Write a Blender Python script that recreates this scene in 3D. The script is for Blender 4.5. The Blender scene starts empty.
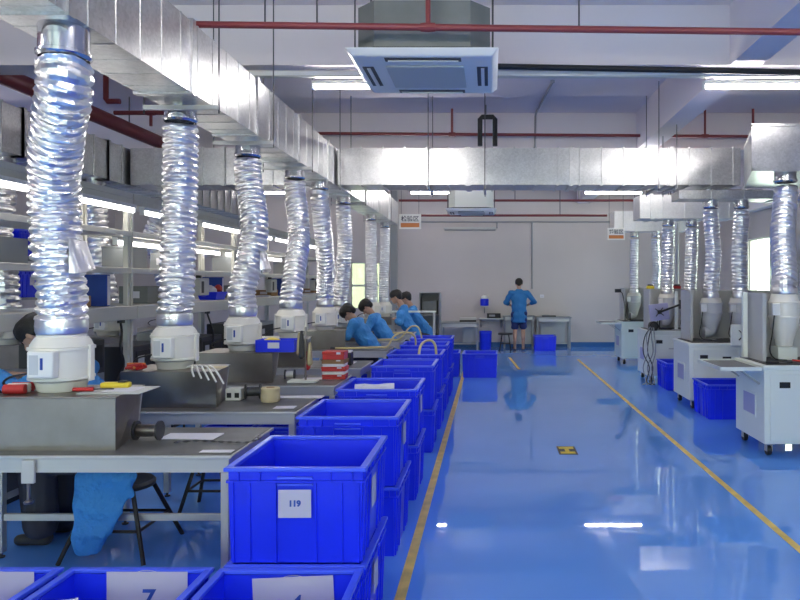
import bpy, bmesh, math, random
from mathutils import Vector, Matrix, Euler
random.seed(7)
S = bpy.context.scene
COL = S.collection
PI = math.pi
CAMZ = 1.6

# ------------------------------------------------------------------ helpers
def W(px, py, Y):
    """world point seen at photo position (px, py) at depth Y"""
    return Vector(((px - 489) / 680 * Y, Y, CAMZ - (py - 283) / 680 * Y))

class MB:
    def __init__(s): s.v = []; s.f = []
    def add(s, vs, fs, m=None):
        b = len(s.v)
        s.v += [tuple(m @ Vector(p)) if m else tuple(p) for p in vs]
        s.f += [tuple(i + b for i in f) for f in fs]
        return s
    def box(s, x0, x1, y0, y1, z0, z1, m=None):
        return s.add([(x0,y0,z0),(x1,y0,z0),(x1,y1,z0),(x0,y1,z0),(x0,y0,z1),(x1,y0,z1),(x1,y1,z1),(x0,y1,z1)],
                     [(3,2,1,0),(4,5,6,7),(0,1,5,4),(1,2,6,5),(2,3,7,6),(3,0,4,7)], m)
    def hexa(s, b, t, m=None):
        return s.add(list(b) + list(t), [(3,2,1,0),(4,5,6,7),(0,1,5,4),(1,2,6,5),(2,3,7,6),(3,0,4,7)], m)
    def bar(s, p0, p1, w, h=None):
        h = h or w
        p0, p1 = Vector(p0), Vector(p1); d = p1 - p0
        q = d.to_track_quat('Z', 'Y').to_matrix().to_4x4()
        return s.box(-w/2, w/2, -h/2, h/2, 0, d.length, Matrix.Translation(p0) @ q)
    def lathe(s, prof, n=24, m=None, cap=True):
        vs = []; fs = []
        for r, z in prof:
            for k in range(n):
                a = 2*PI*k/n; vs.append((r*math.cos(a), r*math.sin(a), z))
        for i in range(len(prof)-1):
            for k in range(n):
                k2 = (k+1) % n
                fs.append((i*n+k, i*n+k2, (i+1)*n+k2, (i+1)*n+k))
        if cap:
            fs.append(tuple(reversed(range(n)))); fs.append(tuple((len(prof)-1)*n+k for k in range(n)))
        return s.add(vs, fs, m)
    def cyl(s, p0, p1, r, r1=None, n=12, cap=True):
        p0, p1 = Vector(p0), Vector(p1); d = p1 - p0
        q = d.to_track_quat('Z', 'Y').to_matrix().to_4x4()
        return s.lathe([(r, 0), (r if r1 is None else r1, d.length)], n, Matrix.Translation(p0) @ q, cap)
    def tube(s, pts, r, n=8, cap=True):
        pts = [Vector(p) for p in pts]
        rs = r if isinstance(r, (list, tuple)) else [r]*len(pts)
        up = None; vs = []; fs = []
        for i, p in enumerate(pts):
            t = (pts[min(i+1, len(pts)-1)] - pts[max(i-1, 0)]).normalized()
            if up is None: up = t.orthogonal().normalized()
            up = (up - t*up.dot(t)).normalized(); bi = t.cross(up)
            for k in range(n):
                a = 2*PI*k/n; vs.append(p + rs[i]*(math.cos(a)*up + math.sin(a)*bi))
        for i in range(len(pts)-1):
            for k in range(n):
                k2 = (k+1) % n; fs.append((i*n+k, i*n+k2, (i+1)*n+k2, (i+1)*n+k))
        if cap:
            fs.append(tuple(reversed(range(n)))); fs.append(tuple((len(pts)-1)*n+k for k in range(n)))
        return s.add(vs, fs)
    def build(s, name, mat, parent=None, smooth=True, bevel=0, loc=None, rot=None, angle=35):
        me = bpy.data.meshes.new(name)
        me.from_pydata(s.v, [], s.f); me.update()
        if smooth:
            me.polygons.foreach_set('use_smooth', [True]*len(me.polygons))
            me.set_sharp_from_angle(angle=math.radians(angle))
        if mat: me.materials.append(mat)
        o = bpy.data.objects.new(name, me); COL.objects.link(o)
        if parent: o.parent = parent
        if loc is not None: o.location = loc
        if rot is not None: o.rotation_euler = rot
        if bevel:
            b = o.modifiers.new('bevel', 'BEVEL'); b.width = bevel; b.segments = 2; b.limit_method = 'ANGLE'
        return o

def Box(*a): return MB().box(*a)
def tag(o, label, cat, group=None):
    o['label'] = label; o['category'] = cat
    if group: o['group'] = group
    return o
def thing(name, label, cat, loc=(0,0,0), rz=0, group=None):
    o = bpy.data.objects.new(name, None); COL.objects.link(o)
    o.empty_display_size = .1
    o.location = loc; o.rotation_euler = (0, 0, rz)
    return tag(o, label, cat, group)
def struct(o): o['kind'] = 'structure'; return o
def dup(root, label=None, loc=None, rz=None, group=None):
    r = root.copy(); COL.objects.link(r)
    if loc is not None: r.location = loc
    if rz is not None: r.rotation_euler = (0, 0, rz)
    if label: r['label'] = label
    if group: r['group'] = group
    for ch in list(root.children):
        c = ch.copy(); COL.objects.link(c); c.parent = r
        for g in list(ch.children):
            d = g.copy(); COL.objects.link(d); d.parent = c
    return r
def spline(pts, n):
    """Catmull-Rom through pts, n samples evenly spaced along the curve"""
    P = [Vector(p) for p in pts]; P = [2*P[0]-P[1]] + P + [2*P[-1]-P[-2]]
    raw = []; segs = len(P) - 3; N = segs*24
    for i in range(N+1):
        t = i/N*segs; k = min(int(t), segs-1); u = t - k
        a, b, c, d = P[k:k+4]
        raw.append(.5*((2*b) + (c-a)*u + (2*a-5*b+4*c-d)*u*u + (3*b-a-3*c+d)*u**3))
    acc = [0]
    for i in range(N): acc.append(acc[-1] + (raw[i+1]-raw[i]).length)
    out = []; j = 0
    for i in range(n):
        L = acc[-1]*i/(n-1)
        while j < N-1 and acc[j+1] < L: j += 1
        f = (L-acc[j])/max(1e-9, acc[j+1]-acc[j]); out.append(raw[j].lerp(raw[j+1], f))
    return out
ORD = ['first','second','third','fourth','fifth','sixth','seventh','eighth','ninth','tenth']

# ------------------------------------------------------------------ materials
def mat(name, col, rough=.5, metal=0, emit=0, bump=None, var=None, spec=None, coat=0, alpha=None):
    m = bpy.data.materials.new(name); m.use_nodes = True
    nt = m.node_tree; p = nt.nodes['Principled BSDF']
    p.inputs['Base Color'].default_value = (*col, 1); p.inputs['Roughness'].default_value = rough
    p.inputs['Metallic'].default_value = metal
    if spec is not None: p.inputs['Specular IOR Level'].default_value = spec
    if coat: p.inputs['Coat Weight'].default_value = coat; p.inputs['Coat Roughness'].default_value = .05
    if emit:
        p.inputs['Emission Color'].default_value = (*col, 1); p.inputs['Emission Strength'].default_value = emit
    tc = nt.nodes.new('ShaderNodeTexCoord')
    if bump:
        n = nt.nodes.new('ShaderNodeTexNoise'); n.inputs['Scale'].default_value = bump[0]; n.inputs['Detail'].default_value = 4
        nt.links.new(tc.outputs['Object'], n.inputs['Vector'])
        b = nt.nodes.new('ShaderNodeBump'); b.inputs['Strength'].default_value = bump[1]; b.inputs['Distance'].default_value = bump[2] if len(bump) > 2 else .01
        nt.links.new(n.outputs['Fac'], b.inputs['Height']); nt.links.new(b.outputs['Normal'], p.inputs['Normal'])
    if var:
        n = nt.nodes.new('ShaderNodeTexNoise'); n.inputs['Scale'].default_value = var[0]; n.inputs['Detail'].default_value = 6
        nt.links.new(tc.outputs['Object'], n.inputs['Vector'])
        r = nt.nodes.new('ShaderNodeValToRGB'); r.color_ramp.elements[0].position = .35; r.color_ramp.elements[1].position = .68
        r.color_ramp.elements[0].color = (*[c*(1-var[1]) for c in col], 1); r.color_ramp.elements[1].color = (*[min(1, c*(1+var[1])) for c in col], 1)
        nt.links.new(n.outputs['Fac'], r.inputs['Fac']); nt.links.new(r.outputs['Color'], p.inputs['Base Color'])
    return m

def galvanised(name, c0, c1, rough):
    m = mat(name, c1, rough, .9); nt = m.node_tree; p = nt.nodes['Principled BSDF']
    tc = nt.nodes.new('ShaderNodeTexCoord')
    v = nt.nodes.new('ShaderNodeTexVoronoi'); v.inputs['Scale'].default_value = 55
    n = nt.nodes.new('ShaderNodeTexNoise'); n.inputs['Scale'].default_value = 3.5; n.inputs['Detail'].default_value = 6
    nt.links.new(tc.outputs['Object'], v.inputs['Vector']); nt.links.new(tc.outputs['Object'], n.inputs['Vector'])
    mx = nt.nodes.new('ShaderNodeMath'); mx.operation = 'MULTIPLY_ADD'; mx.inputs[1].default_value = .35
    sep = nt.nodes.new('ShaderNodeSeparateColor'); nt.links.new(v.outputs['Color'], sep.inputs['Color'])
    nt.links.new(sep.outputs[0], mx.inputs[0]); nt.links.new(n.outputs['Fac'], mx.inputs[2])
    r = nt.nodes.new('ShaderNodeValToRGB'); r.color_ramp.elements[0].position = .25; r.color_ramp.elements[1].position = 1.0
    r.color_ramp.elements[0].color = (*c0, 1); r.color_ramp.elements[1].color = (*c1, 1)
    nt.links.new(mx.outputs[0], r.inputs['Fac']); nt.links.new(r.outputs['Color'], p.inputs['Base Color'])
    n2 = nt.nodes.new('ShaderNodeTexNoise'); n2.inputs['Scale'].default_value = 2.2; n2.inputs['Detail'].default_value = 2
    nt.links.new(tc.outputs['Object'], n2.inputs['Vector'])
    b = nt.nodes.new('ShaderNodeBump'); b.inputs['Strength'].default_value = .3; b.inputs['Distance'].default_value = .02
    nt.links.new(n2.outputs['Fac'], b.inputs['Height']); nt.links.new(b.outputs['Normal'], p.inputs['Normal'])
    return m

M_ = {
 'wall': mat('wall_paint', (.61,.555,.545), .75, var=(.6,.04)),
 'ceil': mat('ceiling_paint', (.83,.765,.80), .8, var=(.4,.04)),
 'skirt': mat('skirting_blue', (.03,.13,.36), .35),
 'line': mat('line_yellow', (.78,.56,.13), .4, var=(9,.18)),
 'duct': galvanised('galvanised_sheet', (.43,.43,.445), (.66,.66,.675), .30),
 'duct_lit': galvanised('lit_galvanised_sheet', (.74,.74,.75), (.88,.88,.88), .48),  # lighter, rougher copy: lamp light put into the colour of two boxes
 'foil': mat('aluminium_foil', (.97,.95,.95), .31, 1),
 'collar': mat('zinc_collar', (.72,.72,.74), .2, 1),
 'steel': mat('brushed_steel', (.31,.275,.26), .36, 1, bump=(60,.05,.004), var=(5,.10)),
 'steel_dark': mat('steel_rod', (.10,.10,.11), .5, .6),
 'fan': mat('cream_plastic', (.88,.84,.77), .38),
 'fan_grey': mat('grey_plastic', (.64,.64,.65), .42),
 'white': mat('white_plastic', (.92,.90,.86), .35),
 'white_metal': mat('white_powder_coat', (.82,.85,.79), .4),
 'mint': mat('pale_machine_paint', (.74,.80,.74), .35),
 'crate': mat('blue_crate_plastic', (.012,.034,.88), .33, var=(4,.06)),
 'rim': mat('blue_crate_rim_highlight', (.06,.12,.92), .28),  # lighter than the tub, a highlight put into the rim colour
 'paper': mat('paper_white', (.80,.78,.84), .7),
 'label_paper': mat('label_paper_lilac', (.56,.52,.66), .7),
 'ink': mat('ink_blue', (.02,.07,.38), .6),
 'ink_faint': mat('ink_faint', (.55,.53,.62), .7),
 'ink_dark': mat('ink_dark', (.10,.10,.12), .6),
 'orange': mat('sign_orange', (.72,.24,.07), .5),
 'pipe_red': mat('pipe_red', (.25,.045,.05), .45),
 'black': mat('black_rubber', (.012,.012,.014), .5),
 'dark': mat('dark_plastic', (.035,.035,.04), .45),
 'grey': mat('grey_paint', (.32,.33,.34), .5),
 'grey_light': mat('light_grey_paint', (.55,.55,.54), .5),
 'mat': mat('bench_mat', (.115,.115,.118), .38, var=(7,.2)),
 'alu': mat('aluminium_profile', (.55,.54,.53), .4, .35),
 'rack': mat('rack_enamel', (.64,.62,.56), .45),
 'smock': mat('smock_blue', (.05,.28,.70), .7, bump=(11,1,.05)),
 'smock_dark': mat('smock_deep_blue', (.02,.17,.42), .7, bump=(14,.4,.02)),
 'trousers': mat('trousers_navy', (.04,.04,.062), .8, bump=(18,.3,.02)),
 'shorts': mat('shorts_navy', (.015,.03,.14), .8),
 'skin': mat('skin', (.52,.31,.22), .55),
 'hair': mat('hair_black', (.012,.010,.010), .5, bump=(90,.4,.01)),
 'eye': mat('eye_dark', (.02,.015,.012), .2),
 'shoe': mat('shoe_brown', (.10,.06,.04), .6),
 'red': mat('red_plastic', (.55,.03,.03), .4),
 'yellow': mat('yellow_plastic', (.80,.62,.04), .4),
 'hose_y': mat('hose_cream', (.74,.62,.30), .45),
 'beige': mat('beige_paper', (.62,.52,.33), .7),
 'carton': mat('brown_carton', (.33,.19,.09), .8),
 'grille': mat('grille_warm_grey', (.62,.60,.56), .5),
 'violet': mat('lilac_panel', (.42,.40,.62), .3),
 'green': mat('green_plastic', (.05,.30,.14), .5),
 'copper': mat('wire_copper', (.45,.36,.22), .35, .6),
 'body': mat('insulation_grey', (.20,.21,.205), .75, var=(6,.08)),
 'cond': mat('conduit_grey', (.34,.34,.35), .5),
 'trunk': mat('trunking_cream', (.72,.70,.62), .5),
 'tube': mat('lamp_tube', (1,.965,.92), .4, emit=42),
 'tube_rack': mat('rack_lamp_tube', (1,.97,.93), .4, emit=6),
 'lampbody': mat('lamp_body', (.8,.8,.8), .4),
}
# glossy epoxy floor
fm = mat('epoxy_floor', (.10,.22,.53), .02, spec=1.0); nt = fm.node_tree; p = nt.nodes['Principled BSDF']
tc = nt.nodes.new('ShaderNodeTexCoord')
n1 = nt.nodes.new('ShaderNodeTexNoise'); n1.inputs['Scale'].default_value = .9; n1.inputs['Detail'].default_value = 5
r1 = nt.nodes.new('ShaderNodeValToRGB'); r1.color_ramp.elements[0].position = .3; r1.color_ramp.elements[1].position = .7
r1.color_ramp.elements[0].color = (.115,.335,.90,1); r1.color_ramp.elements[1].color = (.14,.375,.97,1)
n2 = nt.nodes.new('ShaderNodeTexNoise'); n2.inputs['Scale'].default_value = 5; n2.inputs['Detail'].default_value = 3
mr = nt.nodes.new('ShaderNodeMapRange'); mr.inputs[3].default_value = .008; mr.inputs[4].default_value = .03
n3 = nt.nodes.new('ShaderNodeTexNoise'); n3.inputs['Scale'].default_value = 3.2; n3.inputs['Detail'].default_value = 1
b3 = nt.nodes.new('ShaderNodeBump'); b3.inputs['Strength'].default_value = .03; b3.inputs['Distance'].default_value = .004
for n in (n1, n2, n3): nt.links.new(tc.outputs['Object'], n.inputs['Vector'])
nt.links.new(n1.outputs['Fac'], r1.inputs['Fac']); nt.links.new(r1.outputs['Color'], p.inputs['Base Color'])
nt.links.new(n2.outputs['Fac'], mr.inputs[0]); nt.links.new(mr.outputs[0], p.inputs['Roughness'])
nt.links.new(n3.outputs['Fac'], b3.inputs['Height']); nt.links.new(b3.outputs['Normal'], p.inputs['Normal'])
M_['floor'] = fm
# window glass: thin clear sheet
def glass(name, tint):
    m = bpy.data.materials.new(name); m.use_nodes = True; nt = m.node_tree; nt.nodes.clear()
    o = nt.nodes.new('ShaderNodeOutputMaterial'); t = nt.nodes.new('ShaderNodeBsdfTransparent'); g = nt.nodes.new('ShaderNodeBsdfGlossy')
    t.inputs['Color'].default_value = (*tint, 1); g.inputs['Roughness'].default_value = .03
    f = nt.nodes.new('ShaderNodeFresnel'); f.inputs['IOR'].default_value = 1.45
    mx = nt.nodes.new('ShaderNodeMixShader')
    ge = nt.nodes.new('ShaderNodeNewGeometry'); inv = nt.nodes.new('ShaderNodeMath'); inv.operation = 'SUBTRACT'; inv.inputs[0].default_value = 1
    mu = nt.nodes.new('ShaderNodeMath'); mu.operation = 'MULTIPLY'
    nt.links.new(ge.outputs['Backfacing'], inv.inputs[1]); nt.links.new(inv.outputs[0], mu.inputs[0]); nt.links.new(f.outputs[0], mu.inputs[1])
    nt.links.new(mu.outputs[0], mx.inputs[0]); nt.links.new(t.outputs[0], mx.inputs[1]); nt.links.new(g.outputs[0], mx.inputs[2]); nt.links.new(mx.outputs[0], o.inputs['Surface'])
    return m
M_['glass'] = glass('window_glass', (.93,1,.93)); M_['glass_green'] = glass('green_glass', (.40,.42,.34))

def text(s, size, m, parent, loc, rot=(PI/2,0,0), name='printed_number', depth=.0004, shear=0, bold=0):
    c = bpy.data.curves.new('t', 'FONT'); c.body = s; c.size = size; c.align_x = 'CENTER'; c.align_y = 'CENTER'
    c.extrude = depth; c.shear = shear; c.offset = bold
    t = bpy.data.objects.new('t', c); COL.objects.link(t)
    bpy.context.view_layer.update()
    me = bpy.data.meshes.new_from_object(t.evaluated_get(bpy.context.evaluated_depsgraph_get()))
    bpy.data.objects.remove(t); me.materials.clear(); me.materials.append(m)
    o = bpy.data.objects.new(name, me); COL.objects.link(o); o.parent = parent; o.location = loc; o.rotation_euler = rot
    return o

# ------------------------------------------------------------------ the setting
XL, XR, YB, YF, ZC = -9.4, 5.5, 17.1, -3.4, 4.15
struct(Box(XL-.2, XR+.2, YF-.2, YB+.2, -.12, 0).build('floor', M_['floor'], smooth=False))
struct(Box(XL-.2, XR+.2, YF-.2, YB+.2, ZC, ZC+.1).build('ceiling', M_['ceil'], smooth=False))
def wall_open(name, axis, pos, th, a0, a1, z0, z1, holes):
    """wall slab with rectangular openings; axis 'x' = wall at x = pos running along y"""
    mb = MB()
    def put(u0, u1, w0, w1):
        if u1-u0 < 1e-4 or w1-w0 < 1e-4: return
        if axis == 'x': mb.box(pos, pos+th, u0, u1, w0, w1)
        else: mb.box(u0, u1, pos, pos+th, w0, w1)
    holes = sorted(holes); u = a0
    for (h0, h1, k0, k1) in holes:
        put(u, h0, z0, z1); put(h0, h1, z0, k0); put(h0, h1, k1, z1); u = h1
    put(u, a1, z0, z1)
    return struct(mb.build(name, M_['wall'], smooth=False))
wall_open('wall_back', 'y', YB, .2, XL-.2, XR+.2, 0, ZC, [(-3.48, -2.74, .95, 2.12)])
wall_open('wall_right', 'x', XR, .2, YF, YB, 0, ZC, [(12.35, 14.45, .95, 2.52)])
wall_open('wall_left', 'x', XL-.2, .2, YF, YB, 0, ZC, [])
wall_open('wall_front', 'y', YF-.2, .2, XL-.2, XR+.2, 0, ZC, [(-8, -5, .9, 2.5), (-4, -1, .9, 2.5), (.5, 3.8, .9, 2.5)])
struct(Box(-1.9, XR, YB-.012, YB, 0, .115).build('baseboard_back', M_['skirt'], smooth=False))
struct(Box(XR-.012, XR, YF, YB-.012, 0, .115).build('baseboard_right', M_['skirt'], smooth=False))
# beams: cross beams along x, the long beam on the aisle's far side
for i, y in enumerate((2.4, 6.24, 10.2, 14.2, -1.6)):
    struct(Box(XL, XR, y, y+.3, 3.6, ZC).build('trim_%d' % (i+1), M_['ceil'], smooth=False))
ys = [YF, -1.6, -1.3, 2.4, 2.7, 6.24, 6.54, 10.2, 10.5, 14.2, 14.5, YB]
lb = MB()
for k in range(0, 12, 2): lb.box(2.21, 2.5, ys[k], ys[k+1], 3.6, ZC)
struct(lb.build('trim_6', M_['ceil'], smooth=False))
struct(Box(5.28, XR, 6.54, 10.2, 3.07, 3.6).build('trim_7', M_['ceil'], smooth=False))
struct(Box(5.28, XR, 10.5, 14.2, 3.07, 3.6).build('trim_8', M_['ceil'], smooth=False))
# pilaster at the end of the machine hall on the back wall
struct(Box(-2.46, -2.30, YB-.14, YB, 0, ZC).build('trim_9', M_['grey'], smooth=False))
def window(n, axis, a0, a1, z0, z1, pos, nu, nz, gl):
    fr = MB(); t = .05
    def put(u0, u1, w0, w1, d0, d1, mb):
        if axis == 'x': mb.box(pos+d0, pos+d1, u0, u1, w0, w1)
        else: mb.box(u0, u1, pos+d0, pos+d1, w0, w1)
    for k in range(nu+1):
        c = a0 + (a1-a0)*k/nu; lo = max(a0, c-t/2); hi = min(a1, c+t/2)
        put(lo, hi, z0, z1, .04, .10, fr)
    for k in range(nz+1):
        c = z0 + (z1-z0)*k/nz; lo = max(z0, c-t/2); hi = min(z1, c+t/2)
        put(a0, a1, lo, hi, .045, .095, fr)
    f = struct(fr.build('window_%d' % n, M_['rack'], smooth=False))
    pn = MB(); put(a0+.01, a1-.01, z0+.01, z1-.01, .066, .072, pn)
    pn.build('window_pane', gl, f, smooth=False)
window(1, 'x', 12.35, 14.45, .95, 2.52, XR, 2, 1, M_['glass'])
window(2, 'y', -3.48, -2.74, .95, 2.12, YB, 2, 2, M_['glass_green'])
for i, (a, b) in enumerate(((-8,-5), (-4,-1), (.5,3.8))): window(3+i, 'y', a, b, .9, 2.5, YF-.2, 3, 1, M_['glass'])  # unseen windows behind the camera, added to let daylight in
# painted lines and the floor sticker
def ground_line(n, x0, y0, x1, y1, w):
    m = MB(); d = Vector((x1-x0, y1-y0, 0)); s = Vector((-d.y, d.x, 0)).normalized()*w/2
    a = Vector((x0,y0,0)); b = Vector((x1,y1,0)); up = Vector((0,0,.0025))
    m.hexa([a-s, b-s, b+s, a+s], [a-s+up, b-s+up, b+s+up, a+s+up])
    o = m.build('floor_marking', M_['line'], smooth=False); o['kind'] = 'structure'
    return o
ground_line(1, -.452, 1.5, -.445, 15.0, .056)
ground_line(2, 1.865, 1.5, 1.86, 14.2, .05)
ground_line(3, .44, 14.6, .56, 12.6, .05)
st = thing('floor_sticker', 'small black and yellow sticker on the open blue floor of the aisle', 'sticker', (.745, 6.5, 0))
Box(-.088, .088, -.16, .16, .0005, .0022).build('sticker_sheet', M_['dark'], st, smooth=False)
a = MB()
a.hexa([(-.07,-.13,.0022),(.07,-.13,.0022),(.07,-.055,.0022),(-.07,-.055,.0022)], [(-.07,-.13,.003),(.07,-.13,.003),(.07,-.055,.003),(-.07,-.055,.003)])
a.hexa([(-.02,-.056,.0022),(.02,-.056,.0022),(.02,.06,.0022),(-.02,.06,.0022)], [(-.02,-.056,.003),(.02,-.056,.003),(.02,.06,.003),(-.02,.06,.003)])
a.hexa([(-.07,.05,.0022),(.07,.05,.0022),(.07,.13,.0022),(-.07,.13,.0022)], [(-.07,.05,.003),(.07,.05,.003),(.07,.13,.003),(-.07,.13,.003)])
a.build('yellow_print', M_['yellow'], st, smooth=False)

# ------------------------------------------------------------------ ceiling lamps
def lamp(name, label, x, y, z, L=1.22, m='tube', rz=0, group=None, cat='light'):
    t = thing(name, label, cat, (x, y, z), rz, group)
    Box(-L/2, L/2, -.03, .03, 0, .035).build('housing', M_['lampbody'], t, bevel=.004)
    MB().lathe([(.019, -L/2+.02), (.019, L/2-.02)], 10, Matrix.Translation((0,0,-.022)) @ Matrix.Rotation(PI/2, 4, 'Y')).build('tube', M_[m], t)
    e = MB(); e.box(-L/2, -L/2+.02, -.022, .022, -.045, 0); e.build('end_cap', M_['lampbody'], t)
    e = MB(); e.box(L/2-.02, L/2, -.022, .022, -.045, 0); e.build('end_cap', M_['lampbody'], t)
    return t
names_x = {-4.75: 'over the shelf racks, unseen and added for light', -1.05: 'over the crate row', 2.62: 'over the grey machines'}
names_y = {2.55: 'first', 6.39: 'second', 10.35: 'third', 14.35: 'fourth', -1.45: 'rearmost'}
for x in (-4.75, -1.05, 2.62):
    for y in (-1.45, 2.55, 6.39, 10.35, 14.35):  # first and rearmost rows are unseen, included to light the room
        if x < -4 and y in (6.39, 10.35): continue  # what remains of the shelf rack column is unseen, added for its light
        z = 3.6 - .036
        lamp('ceiling_light', f'bright tube lamp under the {names_y[y]} ceiling beam {names_x[x]}', x, y, z - (.1 if y == 6.39 else 0.04), group='tube lamps under the ceiling beams')
for y in (2.55, 6.39, 10.35): lamp('ceiling_light', f'unseen tube lamp added under the {names_y[y]} ceiling beam over the far work line', -7.6, y, 3.52, group='tube lamps under the ceiling beams')  # column outside the view, added for its light
# wall lamp, switched off
t = thing('wall_lamp', 'unlit grey tube lamp mounted high on the back wall', 'light', (W(470,228,YB).x, YB-.001, 2.95))
Box(-.66, .66, -.05, 0, 0, .05).build('housing', M_['grey_light'], t, bevel=.006)
MB().lathe([(.018,-.64),(.018,.64)], 10, Matrix.Translation((0,-.03,-.02)) @ Matrix.Rotation(PI/2,4,'Y')).build('tube', M_['cond'], t)

# ------------------------------------------------------------------ air conditioners
def aircon(name, label, x0, y0, w, z, rods=True):
    t = thing(name, label, 'air conditioner', (x0, y0, z)); d = w*.95
    b = w*.06; c = w*.17
    def octo(mb, x0, x1, y0, y1, z0, z1, c):
        ring = [(x0+c,y0),(x1-c,y0),(x1,y0+c),(x1,y1-c),(x1-c,y1),(x0+c,y1),(x0,y1-c),(x0,y0+c)]
        mb.add([(x,y,z0) for x,y in ring]+[(x,y,z1) for x,y in ring], [tuple(reversed(range(8))), tuple(range(8,16))]+[(k,(k+1)%8,(k+1)%8+8,k+8) for k in range(8)])
    m = MB(); octo(m, b, w-b, b, d-b, .07, .40, c*.75); m.build('body', M_['body'], t, smooth=False)
    m = MB(); octo(m, b-.006, w-b+.006, b-.006, d-b+.006, .052, .072, c*.75); m.build('gasket', M_['dark'], t, smooth=False)
    m = MB(); s = .05
    m.hexa([(s,s,0),(w-s,s,0),(w-s,d-s,0),(s,d-s,0)], [(0,0,.05),(w,0,.05),(w,d,.05),(0,d,.05)])
    pn = m.build('panel', M_['white'], t, smooth=False, bevel=.012)
    g0, g1 = .235*w, .765*w
    gr = MB(); gr.box(g0, g1, .24*d, .76*d, -.012, -.001)
    gr.build('intake_grille', M_['grille'], t, bevel=.006)
    for (a0,a1,b0,b1) in ((.25*w,.75*w,.075*d,.15*d), (.25*w,.75*w,.85*d,.925*d), (.075*w,.15*w,.27*d,.73*d), (.85*w,.925*w,.27*d,.73*d)):
        v = Box(a0, a1, b0, b1, -.004, -.0005).build('air_slot', M_['dark'], t, smooth=False)
        if a1-a0 > b1-b0: Box(a0+.02, a1-.02, b0+.045, b1-.012, -.012, -.0045).build('louver', M_['white'], v, smooth=False)
        else: Box(a0+.030, a1-.026, b0+.02, b1-.02, -.012, -.0045).build('louver', M_['white'], v, smooth=False)
    if rods:
        for (x, y) in ((b-.02, b+.12), (w-b+.02, b+.12), (b-.02, d-b-.12), (w-b+.02, d-b-.12)):
            MB().cyl((x,y,.05), (x,y,ZC-z-.001), .006, n=6).build('hanger_rod', M_['steel_dark'], t)
    return t
AC = aircon('air_conditioner', 'white ceiling cassette air conditioner with grey insulated body hanging over the aisle', -1.012, 4.72, 1.085, 3.19)
ac2 = aircon('air_conditioner', 'distant white cassette air conditioner hanging behind the cross duct near the back wall', W(445,213,12.6).x, 12.6, .96, 2.94)
for c in list(ac2.children):
    if c.name.startswith('body'): c.data.materials[0] = M_['white_metal']

# ------------------------------------------------------------------ ducts
def duct_shell(x0, x1, y0, y1, z0, z1, axis, pitch, flanges, rib=.016):
    m = MB(); m.box(x0, x1, y0, y1, z0, z1)
    a0, a1 = (y0, y1) if axis == 'y' else (x0, x1)
    def ring(a, w, h):
        if axis == 'y':
            m.box(x1-.002, x1+h, a, a+w, z0-h, z1+h); m.box(x0-h, x0+.002, a, a+w, z0-h, z1+h)
            m.box(x0, x1, a, a+w, z0-h, z0+.002); m.box(x0, x1, a, a+w, z1-.002, z1+h)
        else:
            m.box(a, a+w, y0-h, y0+.002, z0-h, z1+h); m.box(a, a+w, y1-.002, y1+h, z0-h, z1+h)
            m.box(a, a+w, y0, y1, z0-h, z0+.002); m.box(a, a+w, y0, y1, z1-.002, z1+h)
    a = a0 + pitch
    while a < a1 - .05:
        ring(a, .015, rib); a += pitch
    for f in flanges: ring(f, .05, .016)
    return m
ZB, ZT = 2.85, 3.315
DX0, DX1 = -2.31, -1.95
duct = thing('ventilation_duct', 'long galvanised main duct running over the workbenches with hoses hanging below', 'duct', (0, 0, 0))
duct_shell(DX0, DX1, -2.4, 14.6, ZB, ZT, 'y', .248, [-.6, .65, 1.9, 3.13, 4.44, 5.7, 6.95, 8.2, 9.5, 10.75, 12, 13.25], .004).build('duct_body', M_['duct'], duct, smooth=False)
cross = thing('ventilation_duct', 'galvanised cross duct spanning the aisle high above the floor', 'duct', (0, 0, 0))
duct_shell(DX1+.03, 3.2, 8.65, 9.18, ZB, ZT, 'x', .279, [-.3, 1.02, 2.3]).build('duct_body', M_['duct'], cross, smooth=False)
lcross = thing('ventilation_duct', 'grey cross duct between the main duct and the duct over the far work line', 'duct', (0, 0, 0))
duct_shell(-4.56, DX0-.03, 8.65, 9.18, ZB, ZT, 'x', .3, [-3.4]).build('duct_body', M_['duct'], lcross, smooth=False)
ld = thing('ventilation_duct', 'dark galvanised duct over the far work line behind the shelf racks', 'duct', (0, 0, 0))
duct_shell(-5.0, -4.6, 2.5, 14.0, ZB, ZT, 'y', .3, [3.7, 5.2, 6.7, 8.2]).build('duct_body', M_['duct'], ld, smooth=False)
rd = thing('ventilation_duct', 'galvanised duct end above the first grey machine beside the cross duct', 'duct', (0, 0, 0))
m = MB()
m.hexa([(2.72,7.03,2.767),(5.2,7.03,2.767),(5.2,8.62,2.80),(3.23,8.62,2.80)], [(2.72,7.03,3.232),(5.2,7.03,3.232),(5.2,8.62,3.315),(3.23,8.62,3.315)])
for x in (3.5, 4.3): m.box(x, x+.012, 7.02, 7.032, 2.76, 3.24)
m.box(2.71, 5.2, 7.015, 7.034, 3.215, 3.245); m.box(2.71, 2.735, 7.015, 7.034, 2.76, 3.232); m.box(2.71, 5.2, 7.015, 7.034, 2.755, 2.785)
m.build('duct_body', M_['duct'], rd, smooth=False)
rbB = thing('ventilation_duct', 'flat low branch duct feeding two hoses above the second grey machine', 'duct', (0, 0, 0))
duct_shell(2.46, 3.95, 8.8, 9.17, 2.69, 2.80, 'x', .42, []).build('duct_body', M_['duct'], rbB, smooth=False)
for x in (2.9, 3.5): MB().cyl((x, 8.98, 2.80), (x, 8.98, 2.830), .11, n=20).build('neck', M_['collar'], rbB)
rbC = thing('ventilation_duct', 'pale galvanised duct box above the third grey machine', 'duct', (0, 0, 0))
duct_shell(2.43, 3.98, 10.95, 11.45, 2.64, 3.02, 'x', .36, [2.6]).build('duct_body', M_['duct_lit'], rbC, smooth=False)
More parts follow.
